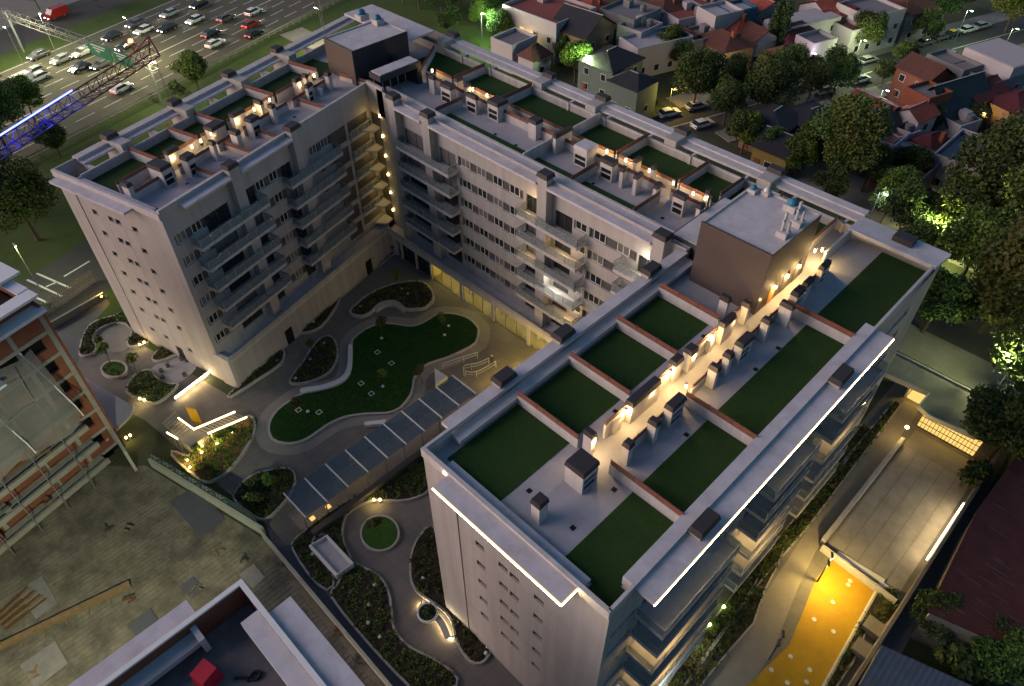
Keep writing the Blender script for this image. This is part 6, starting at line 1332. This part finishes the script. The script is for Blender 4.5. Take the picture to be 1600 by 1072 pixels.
house(1366, 166, 7.5, 7, 5.5, S + .1, 'gable', 'h_white', 'tile_red', 'white house with a long red gable roof', ridge='x', rise=1.4); house(1432, 176, 4.5, 5, 6, S + .1, 'gable', 'h_white', 'tile_red', 'small white gabled annex with red roof', ridge='y', rise=1.4)
house(1366, 190, 6, 6, 5.2, S + .1, 'gable', 'h_white', 'slate', 'white gabled house with black roof', ridge='y', rise=1.8); house(1270, 182, 8, 8, 5, S, 'hip', 'h_grey', 'slate', 'house with dark blue-black hipped roof behind the big olive tree', rise=1.4); house(1212, 185, 7, 8, 5, 0, 'hip', 'h_tan', 'slate', 'brown house with dark pyramid roof left of the big olive tree', rise=1.6); house(1222, 225, 6, 7, 4, 0, 'gable', 'h_yellow', 'slate', 'yellow house with dark roof beside the building\'s rear parapet')
house(1480, 168, 9, 11, 3.5, S, 'gable', 'h_grey', 'teal_tile', 'house with a huge steep dark teal roof', ridge='y', rise=5.0, pitch_over=.6); house(1525, 140, 7, 8, 5.5, S, 'gable', 'h_white', 'tile_maroon', 'white house with a maroon gable roof', ridge='y', rise=1.6, lit=.2)
house(1450, 145, 5, 5.5, 7.5, S, 'flat', 'h_brick', 'h_grey', 'orange brick house with open roof terrace'); house(1445, 110, 7, 6, 6, S, 'gable', 'h_brick', 'tile_brown', 'red brick house with brown roof'); house(1490, 98, 8, 5, 6.5, S, 'flat', 'h_grey', 'h_grey', 'long grey flat roof behind the red brick house'); house(1545, 112, 9, 9, 6, S, 'flat', 'h_grey', 'h_grey', 'wide ribbed grey roof with a hatch and vents', tank_=True)
house(1572, 82, 10, 9, 8.5, S, 'flat', 'h_white', 'h_white', 'large blank white warehouse at the right edge', parap=False); house(1420, 252, 8, 9, 4, 0, 'flat', 'h_grey', 'deck_red', 'house with a flat red roof terrace', tank_=True); house(1385, 215, 5, 6, 4.5, 0, 'flat', 'h_white', 'deck_red', 'small white house with red terrace behind the red roof terrace')
so_ = house(1520, 240, 8, 11, 5, 0, 'flat', 'h_white', 'solar', 'house with a dark blue glossy panel roof and white edges'); house(1585, 215, 6, 9, 5, 0, 'flat', 'h_grey', 'deck_red', 'grey house at the right edge beside the blue panel roof'); house(1590, 160, 7, 8, 5, S, 'hip', 'h_tan', 'tile_maroon', 'maroon-roofed house at the right edge')
house(835, 85, 4, 5, 4, 0, 'hip', 'h_white', 'tile_brown', 'small house with brown roof just behind the rear parapet'); house(803, 62, 6, 7, 5, 0, 'flat', 'h_white', 'h_grey', 'white house half hidden behind the rear parapet', lit=.3)
for x, y, w_, d_, h_, rf, wm, rm, lab in ((1045, 8, 7, 8, 6, 'hip', 'h_white', 'tile_brown', 'brown-roofed house at the top edge beside the grey roofs'), (1185, 8, 8, 8, 6, 'gable', 'h_grey', 'tile_red', 'red-roofed house at the top edge by the conifer'), (1215, 40, 5, 6, 4.5, 'flat', 'h_grey', 'h_grey', 'small grey house squeezed beside the magenta house'), (930, 10, 7, 7, 6, 'hip', 'h_white', 'tile_red', 'red hipped house at the top edge left of the grey tanks'),
        (1075, 62, 5, 7, 4, 'gable', 'h_grey', 'tile_brown', 'low brown gabled house behind the big corner tree'), (1402, 205, 5, 5, 4, 'flat', 'h_white', 'deck_red', 'little red-decked house below the white gabled annex'), (1455, 225, 5, 6, 4, 'hip', 'h_tan', 'tile_maroon', 'small maroon-roofed house beneath the teal roof'), (1330, 205, 6, 6, 4.5, 'gable', 'h_tan', 'slate', 'tan house with a black roof below the long red roof'), (1565, 255, 6, 7, 4, 'flat', 'h_grey', 'h_grey', 'grey yard house at the right edge under the blue panel roof'), (1500, 190, 4, 5, 4, 'flat', 'h_white', 'h_grey', 'white lean-to between the teal and maroon roofs'), (1320, 20, 5, 7, 5.5, 'gable', 'h_white', 'tile_maroon', 'maroon gabled house at the top between white houses'), (1160, 72, 5, 5, 3.5, 'flat', 'h_brick', 'h_grey', 'brick annex beside the brown hipped house'), (1100, 5, 6, 7, 6, 'flat', 'h_grey', 'deck_red', 'grey house with red deck at the top edge centre')):
    house(x, y, w_, d_, h_, S, rf, wm, rm, lab, tank_=rf == 'flat', chimney=rf == 'hip')
# neighbourhood trees
for x, y, kd, vr, s, lab in ((898, 128, 'round', 0, 1.25, 'bright green tree lit by a street lamp in front of the corner house'), (1082, 172, 'big', 2, .95, 'big dark tree at the street corner beside the parked cars'), (1190, 190, 'big', 2, 1.0, 'big dark tree on the near side of the street'), (1140, 150, 'big', 0, .7, 'dark tree between street corner and brown hipped roof'),
        (1158, 240, 'round', 0, 1.15, 'round light green tree right behind the rear parapet'), (1195, 255, 'round', 1, 1.0, 'green tree between the light green tree and the big olive tree'), (1300, 285, 'big', 1, 1.25, 'big olive tree behind the lift housing'), (1255, 265, 'round', 1, 1.3, 'green tree left of the big olive tree'), (1345, 300, 'big', 0, .7, 'dark tree right of the big olive tree'),
        (1205, 95, 'conifer', 0, 1.05, 'tall dark conifer by the street'), (1300, 150, 'big', 0, .8, 'street tree with broad crown beside the crossing'), (1345, 85, 'big', 2, .75, 'dark green street tree beyond the street'), (1378, 130, 'round', 2, .8, 'small yellow-green street tree'), (1405, 108, 'round', 1, .9, 'reddish dark street tree'), (1405, 60, 'big', 0, .65, 'dark tree near the far end of the street'), (1440, 70, 'round', 1, 1.1, 'street tree before the parked taxi'),
        (1570, 50, 'big', 1, 1.0, 'big olive tree at the top right corner'), (1500, 20, 'round', 1, 1.0, 'tree at the top edge near the right'), (1545, 360, 'big', 0, 1.35, 'huge green tree at the right edge above the lit one'), (1470, 385, 'round', 0, 1.35, 'tree glowing yellow-green around a street lamp'), (1575, 560, 'big', 1, 1.35, 'huge olive tree at the right edge'), (1440, 520, 'round', 1, 1.3, 'green tree behind the far corner of the building'), (1500, 300, 'round', 2, 1.2, 'tree behind the huge green tree'), (1420, 420, 'round', 1, .9, 'dark tree close to the far roof corner'),
        (1388, 330, 'round', 0, .9, 'small tree between rear parapet and street'), (1430, 300, 'shrub', 0, 2.0, 'bush on the lit pavement'), (1540, 720, 'round', 1, 1.35, 'dark tree between gate house and red shed'), (1500, 760, 'shrub', 0, 2.2, 'dark bush beside the ramp wall'), (1450, 985, 'round', 1, .7, 'dark tree below the rusty red shed'), (1540, 1055, 'round', 1, .8, 'dark tree in front of the lean-to roof'), (1480, 1050, 'shrub', 0, 2.4, 'dark bush by the blue roof'),
        (752, 52, 'round', 0, 1.0, 'lamp-lit light green tree in the park at the top'), (690, 28, 'big', 0, .75, 'tree at the top edge right of the stair housing'), (655, 14, 'big', 2, .75, 'dark tree at the top edge behind the stair housing'), (720, 15, 'big', 2, .7, 'dark tree behind the lamp-lit park tree'), (785, 70, 'big', 2, .75, 'dark tree between park and white house'), (775, 35, 'big', 0, .8, 'tree at the park edge by the large white house'), (840, 112, 'round', 1, .8, 'dark tree behind the rear parapet near the slate roof'), (1060, 110, 'round', 1, 1.0, 'dark tree behind the long white house'), (960, 60, 'round', 1, .9, 'dark tree between slate roof and long white house'), (1090, 28, 'round', 1, 1.1, 'green tree beside the white cube house'), (1020, 165, 'shrub', 0, 1.6, 'bush beside the corner bay'), (1440, 215, 'round', 1, 1.0, 'dark tree beneath the huge teal roof'), (1580, 195, 'round', 1, .9, 'dark tree at the right edge by the maroon roof'), (1555, 290, 'round', 1, 1.0, 'dark tree below the blue panel roof'), (1505, 210, 'round', 2, .9, 'dark tree between teal roof and blue panel roof'),
        (12, 235, 'big', 2, 1.15, 'tall dark tree at the left edge under the crane jib'), (55, 190, 'round', 0, 1.3, 'light green tree at the highway edge above the crane jib'), (95, 245, 'round', 1, 1.0, 'small tree on the verge below the crane jib'), (60, 375, 'big', 2, 1.05, 'leaning pale-trunked tree on the verge beside the highway wing'), (15, 330, 'big', 2, 1.0, 'dark tree mass at the left edge of the verge'), (310, 140, 'round', 1, 1.2, 'dark bushy tree by the guard rail'), (280, 150, 'shrub', 0, 2.2, 'dark bush at the foot of the bushy tree by the guard rail'), (62, 15, 'round', 1, .9, 'small dark tree at the top left corner'), (155, 12, 'round', 1, 1.0, 'dark tree beyond the service road'), (1592, 440, 'big', 1, 1.2, 'olive tree at the right edge between the two huge trees'), (1530, 520, 'big', 1, 1.0, 'olive tree in front of the huge right-edge tree'), (1600, 650, 'big', 2, 1.1, 'dark tree at the right edge by the lit street'), (1495, 450, 'round', 0, 1.4, 'green tree close under the glowing tree'), (1400, 375, 'round', 1, 1.1, 'small tree touching the far roof edge'), (1408, 292, 'round', 1, 1.2, 'dark tree below the red roof terrace'), (1562, 335, 'big', 0, 1.0, 'green tree just below the blue panel roof'), (1042, 100, 'round', 1, 1.2, 'dark tree between long white house and corner bay'), (1045, 38, 'round', 2, 1.0, 'dark tree between grey roofs at the top'), (880, 100, 'round', 1, 0.9, 'dark tree in the shadow of the slate roof'), (1200, 28, 'big', 2, 0.7, 'dark tree at the top edge by the blue house'), (1262, 160, 'big', 2, 0.8, 'dark tree at the near side of the long street'), (1130, 195, 'big', 2, 0.75, 'dark tree right behind the parked white cars'), (1218, 150, 'big', 0, 0.8, 'broad dark tree over the near pavement'), (1465, 40, 'round', 1, 1.2, 'dark tree behind the parked taxi'), (1240, 280, 'round', 0, 1.1, 'light tree close to the rear parapet'), (1290, 320, 'round', 1, 1.0, 'dark tree under the big olive tree'), (1375, 350, 'round', 1, 1.0, 'dark tree by the far end of the rear parapet'), (630, 6, 'big', 2, 0.7, 'dark tree at the top edge above the stair housing'), (705, 60, 'round', 1, 1.0, 'tree on the park lawn behind the rear parapet'), (810, 40, 'round', 1, 1.1, 'dark tree beside the half-hidden white house'), (260, 60, 'shrub', 1, .01, '')):
    if s < .1: continue
    q = at(x, y); tree(kd, vr, q.x, q.y, lab, s * (1.25 if x > 1380 and y > 300 else 0.98), -0.02)
for x, y, lab in ((78, 482, 'spiky dark palm-like shrub at the end of the palisade fence'), (62, 492, 'second spiky dark shrub at the end of the palisade fence')):
    q = at(x, y); v = []; mb = MB()
    for i in range(40):
        a, e_ = random.uniform(0, 6.28), random.uniform(.2, 1.2); L = random.uniform(.7, 1.3); mb.poly([(0, 0, .3), (L * .6 * math.cos(a) * math.cos(e_) + .06, L * .6 * math.sin(a) * math.cos(e_), .3 + L * .6 * math.sin(e_)), (L * math.cos(a) * math.cos(e_), L * math.sin(a) * math.cos(e_), .3 + L * math.sin(e_) * .8), (L * .6 * math.cos(a) * math.cos(e_) - .06, L * .6 * math.sin(a) * math.cos(e_), .3 + L * .6 * math.sin(e_))])
    t = thing('spiky_shrub', lab, 'shrub', q); ob('fronds', mb, 'leaf_dark', t, local=True); ob('stem', MB().tube([(0, 0, 0), (0, 0, .4)], .1, 6), 'bark', t, local=True)
# parked cars
for x, y, c_, rz, lab in ((1045, 181, 'white', SR + 1.5, 'white car parked nearest the rear parapet by the corner house'), (1097, 198, 'white', SR + 1.6, 'white car with dark sunroof parked in the near lane'), (1088, 170, 'silver', SR + 1.5, 'silver car parked under the big corner tree'), (1245, 142, 'grey', SR + 1.57, 'grey car parked in shadow beside the long street'), (1343, 128, 'white', SR + 1.57, 'white car parked below the small yellow-green tree'), (1355, 98, 'silver', SR + 1.57, 'silver car parked under street lamp light'), (1445, 70, 'grey', SR + 1.57, 'dark car parked in the row on the far street'),
        (1488, 57, 'black', SR + 1.57, 'black and yellow taxi parked on the far street'), (1510, 50, 'white', SR + 1.57, 'white car parked behind the taxi'), (1532, 44, 'silver', SR + 1.57, 'silver car parked last in the row on the far street'), (1468, 62, 'grey', SR + 1.57, 'grey car parked before the taxi'), (1485, 90, 'grey', SR + 1.57, 'grey car on the near side of the far street'), (1290, 145, 'silver', SR + 1.57, 'silver car in the middle of the long street'), (1445, 318, 'red', .2, 'dark red car on the lit back street')):
    car(at(x, y), rz, c_, lab, 0, group='cars parked along the streets', taxi='taxi parked on' in lab)
# street lamps
def street_lamp(x, y, h, e, c_, gm, lab, off=(0.8, 0)):
    p = at(x, y, h); o = thing('street_lamp', lab, 'street lamp', (p.x, p.y, 0), 0, 'street lamps')
    ob('pole', MB().tube([(0, 0, 0), (0, 0, h)], .08, 8, .05), 'steel', o, local=True); ob('arm', MB().bar((0, 0, h - .05), (off[0], off[1], h + .15), .06), 'steel', o, local=True)
    hd = ob('lamp_head', MB().box(off[0] - .3, off[1] - .12, h + .12, off[0] + .3, off[1] + .12, h + .24), 'steel', o, local=True)
    if e: ob('lens', MB().box(off[0] - .24, off[1] - .1, h + .02, off[0] + .24, off[1] + .1, h + .115), gm, hd, local=True); lamp('POINT', (p.x + off[0], p.y + off[1], h - .25), e, c_, .25, o)
street_lamp(934, 88, 7, 1900, (.75, 1, .45), 'lamp_green', 'street lamp shining into the bright green tree by the corner house', (-1.6, -1.2))
street_lamp(1478, 352, 6, 4200, (.95, 1, .35), 'lamp_green', 'street lamp inside the glowing tree at the far roof corner', (-.6, -1.2))
street_lamp(752, 20, 7, 1600, (.6, 1, .6), 'lamp_green', 'greenish park lamp beside the light green tree'); street_lamp(1346, 62, 6, 1300, (.85, 1, .5), 'lamp_green', 'street lamp glowing in the crown of the dark street tree')
street_lamp(1380, 140, 5, 350, WHITE, 'lamp_white', 'cold white street lamp by the white car'); street_lamp(1105, 22, 6, 260, (.75, 1, .9), 'lamp_white', 'white lamp next to the white cube house'); street_lamp(1512, 16, 7, 500, (.75, 1, .7), 'lamp_white', 'street lamp at the far end of the street'); street_lamp(1268, 82, 5, 160, (1, .8, 1), 'lamp_white', 'pinkish lamp on the front of the magenta house')
street_lamp(1583, 44, 6, 500, (.95, 1, .4), 'lamp_green', 'lamp glowing in the olive tree at the top right corner'); street_lamp(1530, 175, 4, 200, AMBER, 'lamp_amber', 'amber yard lamp below the maroon roof'); street_lamp(1145, 103, 4, 260, (1, .9, .5), 'lamp_white', 'lamp at the front of the brown hipped house'); street_lamp(1050, 138, 4, 380, AMBER, 'lamp_amber', 'amber lamp lighting the pavement by the corner bay'); street_lamp(1375, 300, 6, 200, WHITE, 'lamp_white', 'white lamp in the trees behind the rear parapet')
street_lamp(1590, 560, 8, 1500, (.95, 1, .45), 'lamp_green', 'street lamp lighting the street behind the gate house', (-1, 0)); street_lamp(20, 380, 8, 500, (.9, 1, .45), 'lamp_green', 'lamp by the verge near the left edge'); street_lamp(60, 20, 8, 900, (.85, 1, .6), 'lamp_white', 'street lamp beyond the service road'); street_lamp(820, 55, 4, 130, AMBER, 'lamp_amber', 'amber lamp on the white house at the park')
for x, y, lab in ((245, 100, 'tall highway lamp post beside the gantry'), (198, 30, 'slender lamp post on the far verge'), (10, 45, 'lamp post left of the gantry end'), (498, 15, 'lamp post on the verge near the stair housing')): street_lamp(x, y, 9, 1100 if x == 245 else 3000, (1, .92, .5), 'lamp_white', lab, (-1.2, 0))
